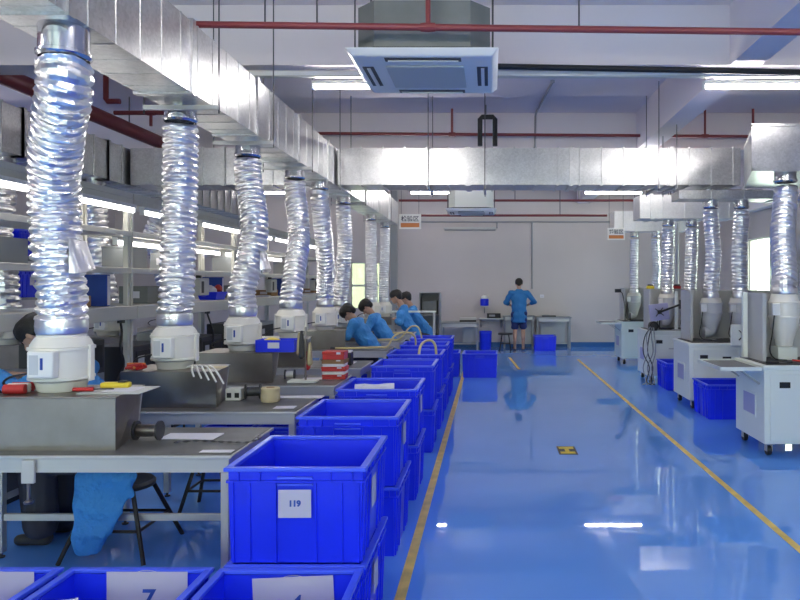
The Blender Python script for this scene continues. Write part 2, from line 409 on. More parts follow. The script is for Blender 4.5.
rbD = thing('ventilation_duct', 'small galvanised duct box above the farthest grey machine', 'duct', (0, 0, 0))
duct_shell(2.50, 3.98, 13.55, 14.05, 2.636, 3.03, 'x', .42, []).build('duct_body', M_['duct_lit'], rbD, smooth=False)
for d, x, y0, y1 in ((rbC, 3.05, 10.98, 11.42), (rbC, 3.7, 10.98, 11.42), (rbD, 3.0, 13.6, 14.0), (rbD, 3.7, 13.6, 14.0)):
    zt = 3.02 if d is rbC else 3.03
    for y in (y0, y1): MB().cyl((x, y, zt), (x, y, ZC-.001), .007, n=6).build('hanger_rod', M_['steel_dark'], d)
def trapeze(label, p0, p1, z):
    t = thing('duct_hanger', label, 'hanger', (0, 0, 0), group='rod hangers under the ducts')
    p0, p1 = Vector(p0), Vector(p1)
    MB().bar((p0.x, p0.y, z), (p1.x, p1.y, z), .03, .03).build('cross_bar', M_['alu'], t, smooth=False)
    for p in (p0, p1): MB().cyl((p.x, p.y, z-.04), (p.x, p.y, ZC-.002), .0055, n=6).build('hanger_rod', M_['steel_dark'], t)
    return t
for k, y in enumerate((4.71, 5.9, 7.2, 10.3, 13.0)):
    trapeze(f'thin rod hanger holding the main duct, {ORD[k]} one along the benches', (-2.39, y, 0), (-1.87, y, 0), ZB-.036)
for k, (px, py) in enumerate(((347,103),(431,95),(485,95),(651,80),(668,90))):
    x = (px-489)/680*9.0
    trapeze(f'thin rod hanger holding the cross duct, {ORD[k]} of five from the main duct', (x, 8.58, 0), (x, 9.26, 0), ZB-.036)

# ------------------------------------------------------------------ foil hoses
def hose_mesh(pts, r, pitch=.046, seed=0, sides=40, flare=0):
    rnd = random.Random(seed)
    L = sum((Vector(pts[i+1])-Vector(pts[i])).length for i in range(len(pts)-1))
    per = 8; n = max(16, int(L/pitch*per))
    a_, b_ = Vector(pts[0]), Vector(pts[-1]); p1_ = a_ - Vector((0,0,.12)); p2_ = b_ + Vector((0,0,.07))
    pts = [a_, p1_] + [Vector(q) for q in pts[1:-1] if (Vector(q)-p1_).length > .2 and (Vector(q)-p2_).length > .1] + [p2_, b_]
    c = spline(pts, n); m = MB(); vs = []; fs = []; up = None
    prof = [-.10, -.05, .01, .035, .045, .035, .01, -.05]
    tw = [rnd.uniform(0, 2*PI) for _ in range(6)]
    for i, p in enumerate(c):
        t = (c[min(i+1, n-1)] - c[max(i-1, 0)]).normalized()
        if up is None: up = Vector((1,0,0))
        up = (up - t*up.dot(t)).normalized(); bi = t.cross(up)
        k = i/per; zr = r*.02
        for j in range(sides):
            a = 2*PI*j/sides
            w = .012*math.sin(3*a + tw[0] + k*.8) + .012*math.sin(5*a + tw[1] - k*1.7) + rnd.uniform(-.027, .027)
            rr = r*(1 + prof[i % per]*(1 + .3*math.sin(a*2 + k + tw[2])) + w)
            sl = .006*math.sin(a + tw[3] + k*.6) + rnd.uniform(-.0016, .0016)
            vs.append(p + rr*(math.cos(a)*up + math.sin(a)*bi) + t*sl)
    for i in range(n-1):
        for j in range(sides):
            j2 = (j+1) % sides; fs.append((i*sides+j, i*sides+j2, (i+1)*sides+j2, (i+1)*sides+j))
    m.add(vs, fs); return m
hoses_bench = [
 # px/py/Y along the hose, radius, fan top
 ([(66,60,3.33),(59,105,3.40),(56,150,3.50),(55,200,3.62),(57,250,3.63),(62,295,3.65),(62,327,3.66)], .119),
 ([(179,122,4.85),(182,150,4.85),(180,200,4.84),(178,250,4.82),(177,290,4.81),(175,320,4.8)], .114),
 ([(246,158,6.2),(251,195,6.17),(255,228,6.1),(251,258,6.05),(242,290,6.0),(243,312,6.0)], .116),
 ([(295,184,7.5),(298,215,7.45),(299,240,7.4),(295,270,7.2),(292,292,7.12),(291,305,7.1)], .112),
 ([(323,203,8.35),(324,240,8.5),(326,270,8.7),(325,290,8.85),(325,304,8.85)], .108),
 ([(343.5,208,9.85),(345,240,9.9),(343,270,9.95),(340,295,10.0),(340,304,10.0)], .106),
 ([(371,222,12.4),(371,250,12.4),(372,280,12.4),(372,300,12.4)], .10),
 ([(385,229,14.0),(385,250,14.0),(384,280,14.0),(384,300,14.0)], .10),
]
hose_end = []
where = ['over the first bench fan', 'over the second bench fan', 'over the third bench fan, bent midway', 'over the fourth bench fan', 'over the fifth bench fan', 'over the sixth bench fan', 'over the seventh bench fan', 'over the last bench fan']
for k, (pp, r) in enumerate(hoses_bench):
    P = [W(*q) for q in pp]
    top = P[0].copy(); top.x = min(max(top.x, DX0+.11), DX1-.13)
    cz = .155 if k == 0 else .105
    P[0] = Vector((top.x, top.y, ZB-cz-.022))
    collar = MB(); collar.lathe([(r*.93, -cz), (r*1.03, -cz+.015), (r*1.03, -cz+.03), (r*.95, -cz+.035), (r*.95, 0)], 26, cap=False)
    collar.build('collar', M_['collar'], duct, loc=(top.x, top.y, ZB-.001))
    t = thing('ventilation_hose', f'silver foil hose hanging from the main duct {where[k]}', 'hose', P[-1], group='foil hoses over the benches')
    hose_mesh([p - P[-1] for p in P], r, seed=k+1).build('foil_sleeve', M_['foil'], t, angle=13)
    e = MB(); e.lathe([(r*1.0, -.034), (r*1.05, -.015), (r*1.05, .02), (r*1.03, .045)], 24, cap=False); e.build('clamp_band', M_['foil'], t)
    if k in (0, 2, 4):                     # loose flap where two lengths of foil overlap
        q = P[-3]; q = q - P[-1]
        f = MB(); vs = []; fs = []; na, nz = 15, 6
        for lay in (0, 1):
            for i in range(nz):
                for j in range(na):
                    ang = math.radians(-35 + 95*j/(na-1)); u = i/(nz-1)
                    rr = r*(1.10 + .38*u*math.sin(PI*j/(na-1))**.6 + .03*math.sin(7*ang+k)) + .004*lay
                    vs.append((rr*math.cos(ang), rr*math.sin(ang), .05 - .16*u + .015*math.sin(3*ang+k)*u))
        for i in range(nz-1):
            for j in range(na-1):
                a0 = i*na+j; q0 = na*nz
                fs.append((a0, a0+1, a0+na+1, a0+na)); fs.append((q0+a0, q0+a0+na, q0+a0+na+1, q0+a0+1))
        for i in range(nz-1):
            for j in (0, na-1): a0 = i*na+j; fs.append((a0, a0+na, a0+na+na*nz, a0+na*nz))
        for j in range(na-1):
            for i in (0, nz-1): a0 = i*na+j; fs.append((a0, a0+1, a0+1+na*nz, a0+na*nz))
        f.add(vs, fs)
        f.build('foil_flap', M_['foil'], t, loc=q)
    hose_end.append(P[-1])
# far work line hoses
far_hoses = [
 ([(-3,158,6.7),(-3,190,6.7),(-2,230,6.7),(2,260,6.7),(6,300,6.7),(6,310,6.7)], .125),
 ([(95,181,8.3),(97,210,8.3),(99,243,8.3),(103,272,8.3),(107,298,8.3),(108,308,8.3)], .12),
 ([(153,194,9.9),(150,212,9.9),(152,236,9.9),(159,258,9.9),(166,285,9.9),(168,303,9.9)], .12),
]
far_end = []
for k, (pp, r) in enumerate(far_hoses):
    P = [W(*q) for q in pp]; P[0].z = 2.66; P[0].x = -4.8
    MB().lathe([(r*.93,-.105),(r*1.03,-.09),(r*1.03,-.075),(r*.95,-.07),(r*.95,0)], 22, cap=False).build('collar', M_['collar'], ld, loc=(-4.8, P[0].y, ZB-.001))
    t = thing('ventilation_hose', f'ribbed foil hose behind the shelf racks, {ORD[k]} one down the far work line', 'hose', P[-1], group='foil hoses on the far work line')
    hose_mesh([p - P[-1] for p in P], r, .07, seed=20+k, sides=20).build('foil_sleeve', M_['foil'], t, angle=13)
    MB().lathe([(r*1.0,-.034),(r*1.05,-.01),(r*1.05,.02),(r*1.03,.045)], 20, cap=False).build('clamp_band', M_['foil'], t)
    far_end.append(P[-1])

# ------------------------------------------------------------------ inline fans
def make_fan(name, label, loc, group):
    t = thing(name, label, 'fan', loc, 0, group)
    MB().lathe([(.112,0),(.128,.05),(.150,.062)], 28).build('base_cone', M_['fan'], t)
    MB().lathe([(.150,.063),(.158,.064),(.158,.076),(.152,.078),(.153,.140),(.152,.218),(.160,.220),(.160,.234),(.150,.236)], 28).build('housing', M_['fan'], t)
    MB().lathe([(.150,.237),(.140,.262),(.124,.285),(.118,.286),(.118,.300)], 28).build('outlet_cone', M_['fan'], t)
    bx = Box(-.060, .075, -.195, -.140, .085, .225).build('terminal_box', M_['white'], t, bevel=.008)
    Box(-.047, .0, -.1965, -.1952, .105, .205).build('rating_sticker', M_['fan_grey'], bx, smooth=False)
    Box(.010, .024, -.1965, -.1952, .13, .19).build('blue_mark', M_['ink'], bx, smooth=False)
    MB().tube(spline([(-.062,-.165,.11), (-.16,-.17,.09), (-.23,-.12,.05), (-.26,.0,.016)], 14), .006, 6).build('power_cord', M_['black'], t)
    for sx in (-1, 1):
        Box(sx*.158-.008, sx*.158+.008, -.02, .02, .05, .245).build('clamp_ear', M_['fan'], t, bevel=.003)
    return t
fan0 = None; fan_base = []
fan_where = ['on the first hood box', 'on the second hood box', 'on the third hood box by the blue tray', 'on the fourth hood box', 'on the fifth hood box', 'on the sixth hood box', 'on the seventh hood box', 'on the last hood box']
for k, e in enumerate(hose_end):
    loc = (e.x, e.y, e.z - .337); lb = f'cream inline fan {fan_where[k]} under its foil hose'
    if fan0 is None: fan0 = make_fan('duct_fan', lb, loc, 'inline fans on the bench hoods'); f = fan0
    else: f = dup(fan0, lb, loc, random.uniform(-.15, .15))
    fan_base.append(f.location.copy())
    f['top'] = 0; del f['top']
for k, e in enumerate(far_end):
    f = dup(fan0, f'cream inline duct fan behind the shelf racks under the {ORD[k]} far hose', (e.x, e.y, e.z-.337), 0, 'inline fans on the far work line'); fan_base.append(f.location.copy())

# ------------------------------------------------------------------ benches, hoods
def make_table(label, loc, L=1.19, D=.66, group='workbenches'):
    t = thing('workbench', label, 'workbench', loc, 0, group)      # loc = front right corner on the floor
    Box(-L, 0, 0, D, .735, .75).build('tabletop', M_['alu'], t, bevel=.003)
    Box(-L+.01, -.012, .012, D-.012, .7502, .7535).build('rubber_mat', M_['mat'], t, smooth=False)
    m = MB(); m.box(-L+.02, -.02, .015, .05, .665, .734); m.box(-L+.02, -.02, D-.05, D-.015, .665, .734)
    m.box(-L+.02, -L+.055, .05, D-.05, .665, .734); m.box(-.055, -.02, .05, D-.05, .665, .734)
    m.build('apron_frame', M_['alu'], t, smooth=False)
    for (x, y) in ((-L+.02,.015), (-.06,.015), (-L+.02,D-.055), (-.06,D-.055)):
        l = Box(x, x+.04, y, y+.04, .03, .664).build('leg', M_['alu'], t, bevel=.003)
        MB().lathe([(.02,0),(.022,.008),(.008,.012),(.008,.031)], 10, Matrix.Translation((x+.02,y+.02,0))).build('levelling_foot', M_['dark'], l)
    Box(-L+.06, -.06, D-.044, D-.02, .215, .255).build('stretcher', M_['alu'], t, bevel=.003)
    return t
TY = [3.34, 4.48, 5.62, 6.78, 8.5, 9.75, 11.2, 13.72]
tb = None
for k, y in enumerate(TY):
    lb = f'grey topped aluminium workbench, {ORD[k]} in the row beside the crates'
    tb = make_table(lb, (-1.265, y, 0), 1.62 if k == 0 else 1.19) if k < 2 else dup(tb0, lb, (-1.265, y, 0))
    if k == 1: tb0 = tb
far_ty = [4.2, 5.4, 6.5, 7.95, 9.55]
for k, y in enumerate(far_ty):
    dup(tb0, f'workbench of the far work line behind the shelf racks, {ORD[k]} one', (-4.25, y, 0), group='far line workbenches')
cl = thing('bench_clamp', 'small steel clamp under the front rail of the first workbench', 'clamp', (-2.265, 3.335, .62))
Box(-.032, .032, 0, .018, -.005, .11).build('bracket', M_['grey_light'], cl, bevel=.004)
MB().cyl((0,.009,-.09),(0,.009,-.005), .008, n=8).build('screw', M_['steel'], cl); MB().lathe([(.02,0),(.022,.01),(.014,.018)],10,Matrix.Translation((0,.009,-.105))).build('screw_foot', M_['steel'], cl)

def make_hood(label, loc, h=.33, w=.65, d=.40, group='fume hoods on the benches'):
    t = thing('fume_hood', label, 'hood', loc, 0, group)            # loc = front right bottom corner
    s = .05; th = .012
    m = MB()
    m.hexa([(-w,0,0),(0,0,0),(0,th,0),(-w,th,0)], [(-w,0,h),(0,0,h),(0,th,h),(-w,th,h)])
    m.hexa([(0-th,th,0),(0,th,0),(-.10,d,0),(-.10-th,d,0)], [(-th,th,h),(0,th,h),(-.07,d,h),(-.07-th,d,h)])
    m.hexa([(-w,th,0),(-w+th,th,0),(-w+th,d,0),(-w,d,0)], [(-w,th,h),(-w+th,th,h),(-w+th,d,h),(-w,d,h)])
    m.build('shell', M_['steel'], t, smooth=False)
    MB().hexa([(-w,0,h+.0005),(.004,0,h+.0005),(-.062,d+.02,h+.0005),(-w,d+.02,h+.0005)], [(-w,0,h+.0085),(.004,0,h+.0085),(-.062,d+.02,h+.0085),(-w,d+.02,h+.0085)]).build('top_plate', M_['steel'], t, bevel=.002)
    Box(-w+.02, -.10, d-.012, d, h-.09, h).build('back_lip', M_['steel'], t, bevel=.002)
    MB().hexa([(-.118,d,0),(-.10,d,0),(-.10,d+.018,0),(-.118,d+.018,0)], [(-.088,d,h),(-.07,d,h),(-.07,d+.018,h),(-.088,d+.018,h)]).build('corner_flange', M_['alu'], t, bevel=.002)
    return t
hood_pos = [(-1.885,3.43),(-1.845,4.60),(-1.84,5.78),(-1.84,6.88),(-1.84,8.68),(-1.84,9.87),(-1.92,12.2),(-1.86,13.82)]
hood_h = []
for k, (x, y) in enumerate(hood_pos):
    fb = fan_base[k]
    base = .7545
    h = fb.z - base - .010
    lb = f'brushed steel fume hood box, {ORD[k]} in the bench row, carrying a cream fan'
    if k == 6: base = 0; h = fb.z - .010                             # a tall cabinet hood beyond the sixth bench
    if k == 6: lb = 'tall steel fume hood box standing behind the seventh bench under its fan'
    make_hood(lb, (x, y, base), h)
for k in range(3):
    fb = fan_base[8+k]; yb = far_ty[2+k]
    make_hood(f'steel fume hood box on the far work line, {ORD[k]} behind the racks', (fb.x+.33, yb+.10, .7545), fb.z-.7545-.010, group='fume hoods on the far work line')

# ------------------------------------------------------------------ crates
def make_crate(label, loc, rz=0, group=None, w=.60, d=.62, h=.41):
    t = thing('storage_crate', label, 'crate', loc, rz, group)      # loc = bottom centre
    a, b = w/2-.022, d/2-.022; A, B = w/2-.016, d/2-.016; th = .012; fl = .012
    m = MB()
    ring = lambda x, y, z: [(-x,-y,z),(x,-y,z),(x,y,z),(-x,y,z)]
    vs = ring(a-.008,b-.008,0) + ring(A,B,h-.02) + ring(A-th,B-th,h-.02) + ring(a-.008-th,b-.008-th,fl)
    fs = [(3,2,1,0), (12,13,14,15)]
    for i in (0, 4, 8):
        for k in range(4): fs.append((i+k, i+(k+1)%4, i+4+(k+1)%4, i+4+k))
    m.add(vs, fs)
    # outer ribs
    def ribx(x, wd, z0, z1, pr):
        for s in (-1, 1):
            f = lambda z: (b-.008) + (B-b+.008)*z/(h-.02)
            y0, y1 = f(z0), f(z1)
            q = [(x-wd/2, s*(y0-.002), z0), (x+wd/2, s*(y0-.002), z0), (x+wd/2, s*(y0+pr), z0), (x-wd/2, s*(y0+pr), z0)]
            r = [(x-wd/2, s*(y1-.002), z1), (x+wd/2, s*(y1-.002), z1), (x+wd/2, s*(y1+pr), z1), (x-wd/2, s*(y1+pr), z1)]
            m.hexa(q, r)
    def riby(y, wd, z0, z1, pr):
        for s in (-1, 1):
            f = lambda z: (a-.008) + (A-a+.008)*z/(h-.02)
            x0, x1 = f(z0), f(z1)
            q = [(s*(x0-.002), y-wd/2, z0), (s*(x0+pr), y-wd/2, z0), (s*(x0+pr), y+wd/2, z0), (s*(x0-.002), y+wd/2, z0)]
            r = [(s*(x1-.002), y-wd/2, z1), (s*(x1+pr), y-wd/2, z1), (s*(x1+pr), y+wd/2, z1), (s*(x1-.002), y+wd/2, z1)]
            m.hexa(q, r)
    for x in (-w/2+.035, -.195, -.085, .085, .195, w/2-.035): ribx(x, .008, .004, h-.06, .010)
    for x in (-.24, -.15, .15, .24): ribx(x, .006, h-.06, h-.022, .010)
    for y in (-d/2+.04, -.21, -.12, .12, .21, d/2-.04): riby(y, .008, .004, h-.06, .010)
    for y in (-.26, -.16, -.07, .07, .16, .26): riby(y, .006, h-.06, h-.022, .010)
    m.build('tub', M_['crate'], t, smooth=False)
    rm = MB()
    def band(z0, z1, o, i):
        X, Y = A+o, B+o; xi, yi = A-i, B-i
        rm.box(-X, X, -Y, -yi, z0, z1); rm.box(-X, X, yi, Y, z0, z1)
        rm.box(-X, -xi, -yi, yi, z0, z1); rm.box(xi, X, -yi, yi, z0, z1)
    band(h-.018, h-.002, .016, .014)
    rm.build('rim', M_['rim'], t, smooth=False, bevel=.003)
    e = MB()
    e.box(-A-.006, A+.006, -B-.010, -B+.002, h-.066, h-.058); e.box(-A-.006, A+.006, B-.002, B+.010, h-.066, h-.058)
    e.box(-A-.010, -A+.002, -B, B, h-.066, h-.058); e.box(A-.002, A+.010, -B, B, h-.066, h-.058)
    e.build('lower_band', M_['crate'], t, smooth=False)
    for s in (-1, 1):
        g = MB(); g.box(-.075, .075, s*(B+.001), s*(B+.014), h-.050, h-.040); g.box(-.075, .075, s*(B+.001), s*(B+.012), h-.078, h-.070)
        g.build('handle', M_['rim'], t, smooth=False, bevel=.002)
    return t
def paper_label(crate, s, size, loc, rot, w, h, shear=0, tsize=None, circ=None):
    lb = Box(-w/2, w/2, -h/2, h/2, 0, .0012).build('paper_label', M_['label_paper'], crate, smooth=False, loc=loc, rot=rot)
    if circ:
        c = MB(); n = 40
        vs = []; fs = []
        for k in range(n):
            a = 2*PI*k/n
            for r in (circ-.002, circ): vs.append((r*math.cos(a), r*math.sin(a), .0016))
        for k in range(n): k2 = (k+1) % n; fs.append((2*k, 2*k+1, 2*k2+1, 2*k2))
        c.add(vs, fs); c.build('printed_circle', M_['ink_faint'], lb, smooth=False)
    if s: text(s, size, M_['ink'], lb, (0, 0, .002), (0,0,0), 'printed_number', shear=shear, bold=.002)
    return lb
CW, CD, CH = .60, .62, .413
stack_y = [2.857, 3.95, 4.97, 6.38, 7.4, 8.5, 9.55]
crate0 = None; crates = {}
for k, y in enumerate(stack_y):
    for lv in (0, 1):
        lb = f'{"upper" if lv else "lower"} blue crate in the {ORD[k]} stack along the yellow line, counting from crate 119'
        loc = (-.8175 + (random.uniform(-.006,.006) if k else 0), y + CD/2, lv*CH + .0005)
        if crate0 is None: crate0 = make_crate(lb, loc, 0, 'crates stacked in twos along the benches'); c = crate0
        else: c = dup(crate0, lb, loc, random.uniform(-.008,.008))
        crates[(k, lv)] = c
crates[(0,1)]['label'] = 'blue plastic crate with paper label 119, on top of the first stack'
crates[(0,0)]['label'] = 'blue crate directly under the crate labelled 119'
c7 = dup(crate0, 'low blue crate with paper label 7 inside, beside the bench leg', (-1.452, 2.545, .0005), 0, 'crates on the floor before the first bench')
c4 = dup(crate0, 'low blue crate with tilted label 4 inside, before the crate marked 119', (-.826, 2.535, .0005), 0, 'crates on the floor before the first bench')
c0 = dup(crate0, 'low blue crate at the end of the floor row, beyond crate 7 from the aisle', (-2.083, 2.545, .0005), 0, 'crates on the floor before the first bench')
paper_label(crates[(0,1)], '119', .034, (.0, -.3065, .258), (PI/2,0,.02), .138, .118, circ=.055)
IY = .62/2-.030
paper_label(c7, '7', .115, (.035, IY-.006, .285), (PI/2,0,0), .335, .235, circ=.125, shear=.1)
paper_label(c4, '4', .105, (.02, IY-.006, .268), (PI/2,-.045,0), .335, .235, circ=.125, shear=.2)
paper_label(c0, '3', .10, (.03, IY-.006, .285), (PI/2,0,0), .335, .235, circ=.125)
for (k, lv), yy in {(0,1): -.08, (0,0): -.02, (1,1): .0, (2,1): .02}.items():
    paper_label(crates[(k,lv)], '', .03, (.2945, yy, .25), (PI/2,0,PI/2), .11, .13)
dup(crate0, 'single blue crate on the floor just past the last stack on the yellow line', (-.80, 11.88, .0005), .01, 'loose blue crates')
ca = dup(crate0, 'single blue crate standing alone out in the aisle past the stacks', (W(480,378,11.45).x, 11.76, .0005), -.02, 'loose blue crates')
dup(crate0, 'blue crate on the floor between the first and second grey machines', (2.86, 8.24, .0005), PI/2, 'loose blue crates')
dup(crate0, 'blue crate on the floor between the second and third grey machines', (2.93, 10.40, .0005), 0, 'loose blue crates')
cb = dup(crate0, 'small blue crate by the wall tables next to the standing worker', (W(545,351,16.1).x, 16.22, .0005), 0, 'loose blue crates'); cb.scale = (.86,.86,.86)
und = [('third', 5.95, -1.75), ('third', 5.95, -2.2), ('fourth', 7.1, -1.75), ('fourth', 7.1, -2.2), ('fifth', 8.83, -1.75), ('second', 4.9, None)]
for i, (n, y, x) in enumerate(und):
    if x is None: continue
    dup(crate0, f'blue crate under the {n} bench, {"nearer the aisle" if x > -2 else "deeper under the bench"}', (x, y + .02, .0005), PI/2 if False else 0, 'crates under the benches').scale = (.70,.82,.95)

# ------------------------------------------------------------------ shelf racks
XRK = -3.4
def make_rack(label, y0):
    L = 2.66
    t = thing('shelf_rack', label, 'rack', (XRK, y0, 0), 0, 'white shelf racks')
    for x in (-.44, 0):
        for y in (0, L-.04):
            Box(x-.045, x, y, y+.04, 0, 2.395).build('upright', M_['rack'], t, bevel=.003)
    def deck(n, z0, z1, x0=-.485, x1=.0):
        Box(x0, x1, .041, L-.041, z0, z1).build(n, M_['rack'], t, bevel=.004)
    Box(-.53, .03, 0, L, 2.396, 2.45).build('top_board', M_['rack'], t, bevel=.004)
    Box(0.001, .03, 0, L, 2.34, 2.395).build('top_rail', M_['rack'], t, bevel=.003)
    deck('shelf', 2.05, 2.085); deck('shelf', 1.70, 1.745)
    Box(0.001, .07, 0.0, L, 1.262, 1.385).build('front_apron', M_['rack'], t, bevel=.004)
    deck('shelf', 1.355, 1.386, -.60, 0)
    for z in (2.07, 1.72): Box(0.001, .018, 0, L, z-.03, z+.02).build('shelf_lip', M_['rack'], t, bevel=.003)
    return t
rk0 = None
rack_y = [1.10, 3.78, 6.46, 9.14, 11.82]
for k, y in enumerate(rack_y):
    lb = f'white enamelled shelf rack behind the benches, {ORD[k]} bay in the line'
    if rk0 is None: rk0 = make_rack(lb, y)
    else: dup(rk0, lb, (XRK, y, 0))
    for j in (0, 1):
        lamp('rack_light', f'slim lit tube under the top board of the {ORD[k]} rack bay, {"first" if j == 0 else "second"} half', XRK+.06, y + .68 + j*1.33, 2.30, 1.2, 'tube_rack', PI/2, 'tube lamps on the racks')
        if k in (2, 3): lamp('rack_light', f'slim lit tube under the upper shelf of the {ORD[k]} rack bay, {"first" if j == 0 else "second"} half', XRK-.2, y + .68 + j*1.33, 2.012, 1.2, 'tube_rack', PI/2, 'tube lamps on the racks')
# things on the racks
def carton(name, label, cat, m, x, y, z, w, d, h, lid=None, rz=0):
    t = thing(name, label, cat, (x, y, z+.001), rz)
    Box(-w/2, w/2, -d/2, d/2, 0, h).build('body', m, t, bevel=.004)
    if lid: Box(-w/2-.004, w/2+.004, -d/2-.004, d/2+.004, h+.0005, h+.02).build('lid', lid, t, bevel=.003)
    else: Box(-w*.22, w*.22, -d/2-.0015, -d/2, h*.3, h*.7).build('paper_label', M_['paper'], t, smooth=False)
    return t
rs = random.Random(3)
bay = ['first','second','third','fourth','fifth']
for k, y0 in enumerate(rack_y):
    if k == 0: continue
    carton('parts_box', f'grey parts box on the middle shelf of the {bay[k]} rack bay', 'box', M_['grey'], XRK-.30, y0+.45, 1.745, .28, .34, .20, M_['grey'])
    carton('parts_box', f'dark instrument box with paper label on the middle shelf of the {bay[k]} rack bay', 'box', M_['grey'], XRK-.24, y0+1.25, 1.745, .26, .30, .19)
    carton('parts_box', f'dull grey box on the lower shelf of the {bay[k]} rack bay', 'box', M_['body'], XRK-.32, y0+.85, 1.386, .30, .40, .18)
    if k != 2: carton('parts_box', f'brown carton on the lower shelf of the {bay[k]} rack bay', 'box', M_['carton'], XRK-.27, y0+2.1, 1.386, .26, .34, .10)
    f = thing('ring_binder', f'blue upright binder on the lower shelf of the {bay[k]} rack bay', 'binder', (XRK-.22, y0+2.46, 1.387))
    Box(-.13, .13, -.03, .03, 0, .29).build('cover', M_['ink'], f, bevel=.006); Box(-.12, .1301, -.022, .022, .01, .28).build('pages', M_['paper'], f, smooth=False)
    p_ = thing('paper_stack', f'loose stack of papers on the lower shelf edge of the {bay[k]} rack bay', 'papers', (XRK-.10, y0+1.4, 1.387), .2)
    for i in range(5): Box(-.105, .105, -.148, .148, i*.004, i*.004+.003).build('sheet', M_['paper'], p_, smooth=False, rot=(0,0,rs.uniform(-.2,.2)))
    g = thing('hanging_tester', f'grey tester with black knob hung under the middle shelf of the {bay[k]} rack bay', 'instrument', (XRK-.10, y0+1.80, 1.42))
    Box(-.05, .05, -.13, .13, .03, .24).build('case', M_['grey_light'], g, bevel=.01); Box(-.052, -.0, -.02, .02, .24, .279).build('hook', M_['dark'], g); Box(.0505, .058, -.10, -.04, .06, .20).build('dial', M_['dark'], g, bevel=.002)
bb = thing('basin', 'blue open basin holding red and white scraps on the shelf of the third rack bay', 'basin', (XRK-.14, 8.695, 1.387))
m = MB(); m.hexa([(-.10,-.14,0),(.10,-.14,0),(.10,.14,0),(-.10,.14,0)], [(-.13,-.17,.10),(.13,-.17,.10),(.13,.17,.10),(-.13,.17,.10)]); m.build('bowl', M_['crate'], bb, smooth=False)
for i, (mm, px_, py_) in enumerate(((M_['red'],.03,.12),(M_['paper'],-.02,.02),(M_['paper'],.05,-.08),(M_['crate'],-.04,-.13))):
    s = MB(); s.lathe([(.02,0),(.055,.03),(.05,.07),(.02,.10)], 9, Matrix.Translation((px_,py_,.09)) @ Matrix.Rotation(.5*i,4,'X')); s.build('scrap', mm, bb)
# blue crates on the far shelving along the back line
fr = thing('shelf_rack', 'tall grey shelf rack of blue crates far behind the work lines', 'rack', (-7.3, 8.4, 0))
for x in (-.5, .5):
    for y in (0, 3.4): Box(x-.03, x+.03, y-.03, y+.03, 0, 2.6).build('upright', M_['grey'], fr, smooth=False)
for z in (.3, 1.38, 2.0): Box(-.5, .5, 0.031, 3.369, z-.03, z).build('shelf', M_['grey'], fr, smooth=False)
for i in range(4):
    for z, nm in ((1.381, 'middle'), (2.001, 'top')):
        c = dup(crate0, f'blue crate on the {nm} shelf of the far crate rack, {ORD[i]} along', (-7.3, 8.85+i*.8, z), 0, 'crates on the far rack')

# far line clutter, seen between the racks and benches
for k, (x, y) in enumerate(((-4.6,5.5),(-4.75,5.75),(-4.45,6.85))):
    q = carton('control_unit', f'grey control unit on the {ORD[min(k//2+1,4)]} far line bench, {"beside its neighbour unit" if k%2 else "with labelled front"}, {ORD[k]} in order', 'instrument', M_['grey'] if k % 2 else M_['grey_light'], -4.36, y+.15 - (.2 if k in (0,1) else 0), .7538, .17, .22, .20, None)
rq = random.Random(12)
for k, (y, wd_, hh, mm) in enumerate(((4.25,.62,1.02,'dark'),(5.05,.70,.92,'grey'),(5.85,.55,1.10,'dark'),(6.95,.68,.98,'dark'),(7.75,.60,1.06,'grey'),(8.50,.62,.94,'dark'),(9.65,.72,1.04,'dark'),(10.6,.66,1.0,'grey'))):
    t = thing('equipment_cabinet', f'{"black" if mm == "dark" else "grey"} equipment cabinet under the white shelf racks, {ORD[k]} along the line', 'cabinet', (-3.66, y, 0), 0, 'equipment cabinets under the racks')
    Box(-.20,.20,-wd_/2,wd_/2,.04,hh).build('cabinet_body', M_[mm], t, bevel=.008); Box(-.18,.18,-wd_/2+.03,wd_/2-.03,0,.0395).build('plinth', M_['black'], t, smooth=False)
    d = Box(.2005,.212,-wd_/2+.03,wd_/2-.03,.10,hh-.30).build('front_door', M_['grey' if mm == 'dark' else 'dark'], t, smooth=False); Box(.2125,.228,wd_/2-.09,wd_/2-.07,hh*.35,hh*.5).build('handle', M_['alu'], d, smooth=False)
    pn_ = Box(.2005,.208,-wd_/2+.05,wd_/2-.05,hh-.25,hh-.05).build('control_strip', M_['black'], t, smooth=False); Box(.2085,.2095,-wd_/2+.08,-wd_/2+.2,hh-.18,hh-.10).build('readout', M_['grey_light'], pn_, smooth=False)
for k, y in enumerate((4.55, 4.95, 5.45, 6.2, 7.35, 8.1, 9.0)):
    t = thing('hanging_cable', f'loose black cable drooping under the shelf racks, {ORD[k]} along the line', 'cable', (-3.36, y, 0), 0, 'black cables under the racks')
    a_ = rq.uniform(-.25,.25); b_ = rq.uniform(-.12,.12)
    MB().tube(spline([(0,0,1.246),(.03,a_*.3,1.15),(.06,a_,1.02),(.05,a_+b_,.85),(.05,a_-b_,.62),(.02,a_,.02)], 30), .011, 6).build('cable', M_['black'], t); Box(-.02,.03,-.02,.02,1.235,1.261).build('clip', M_['dark'], t, smooth=False)
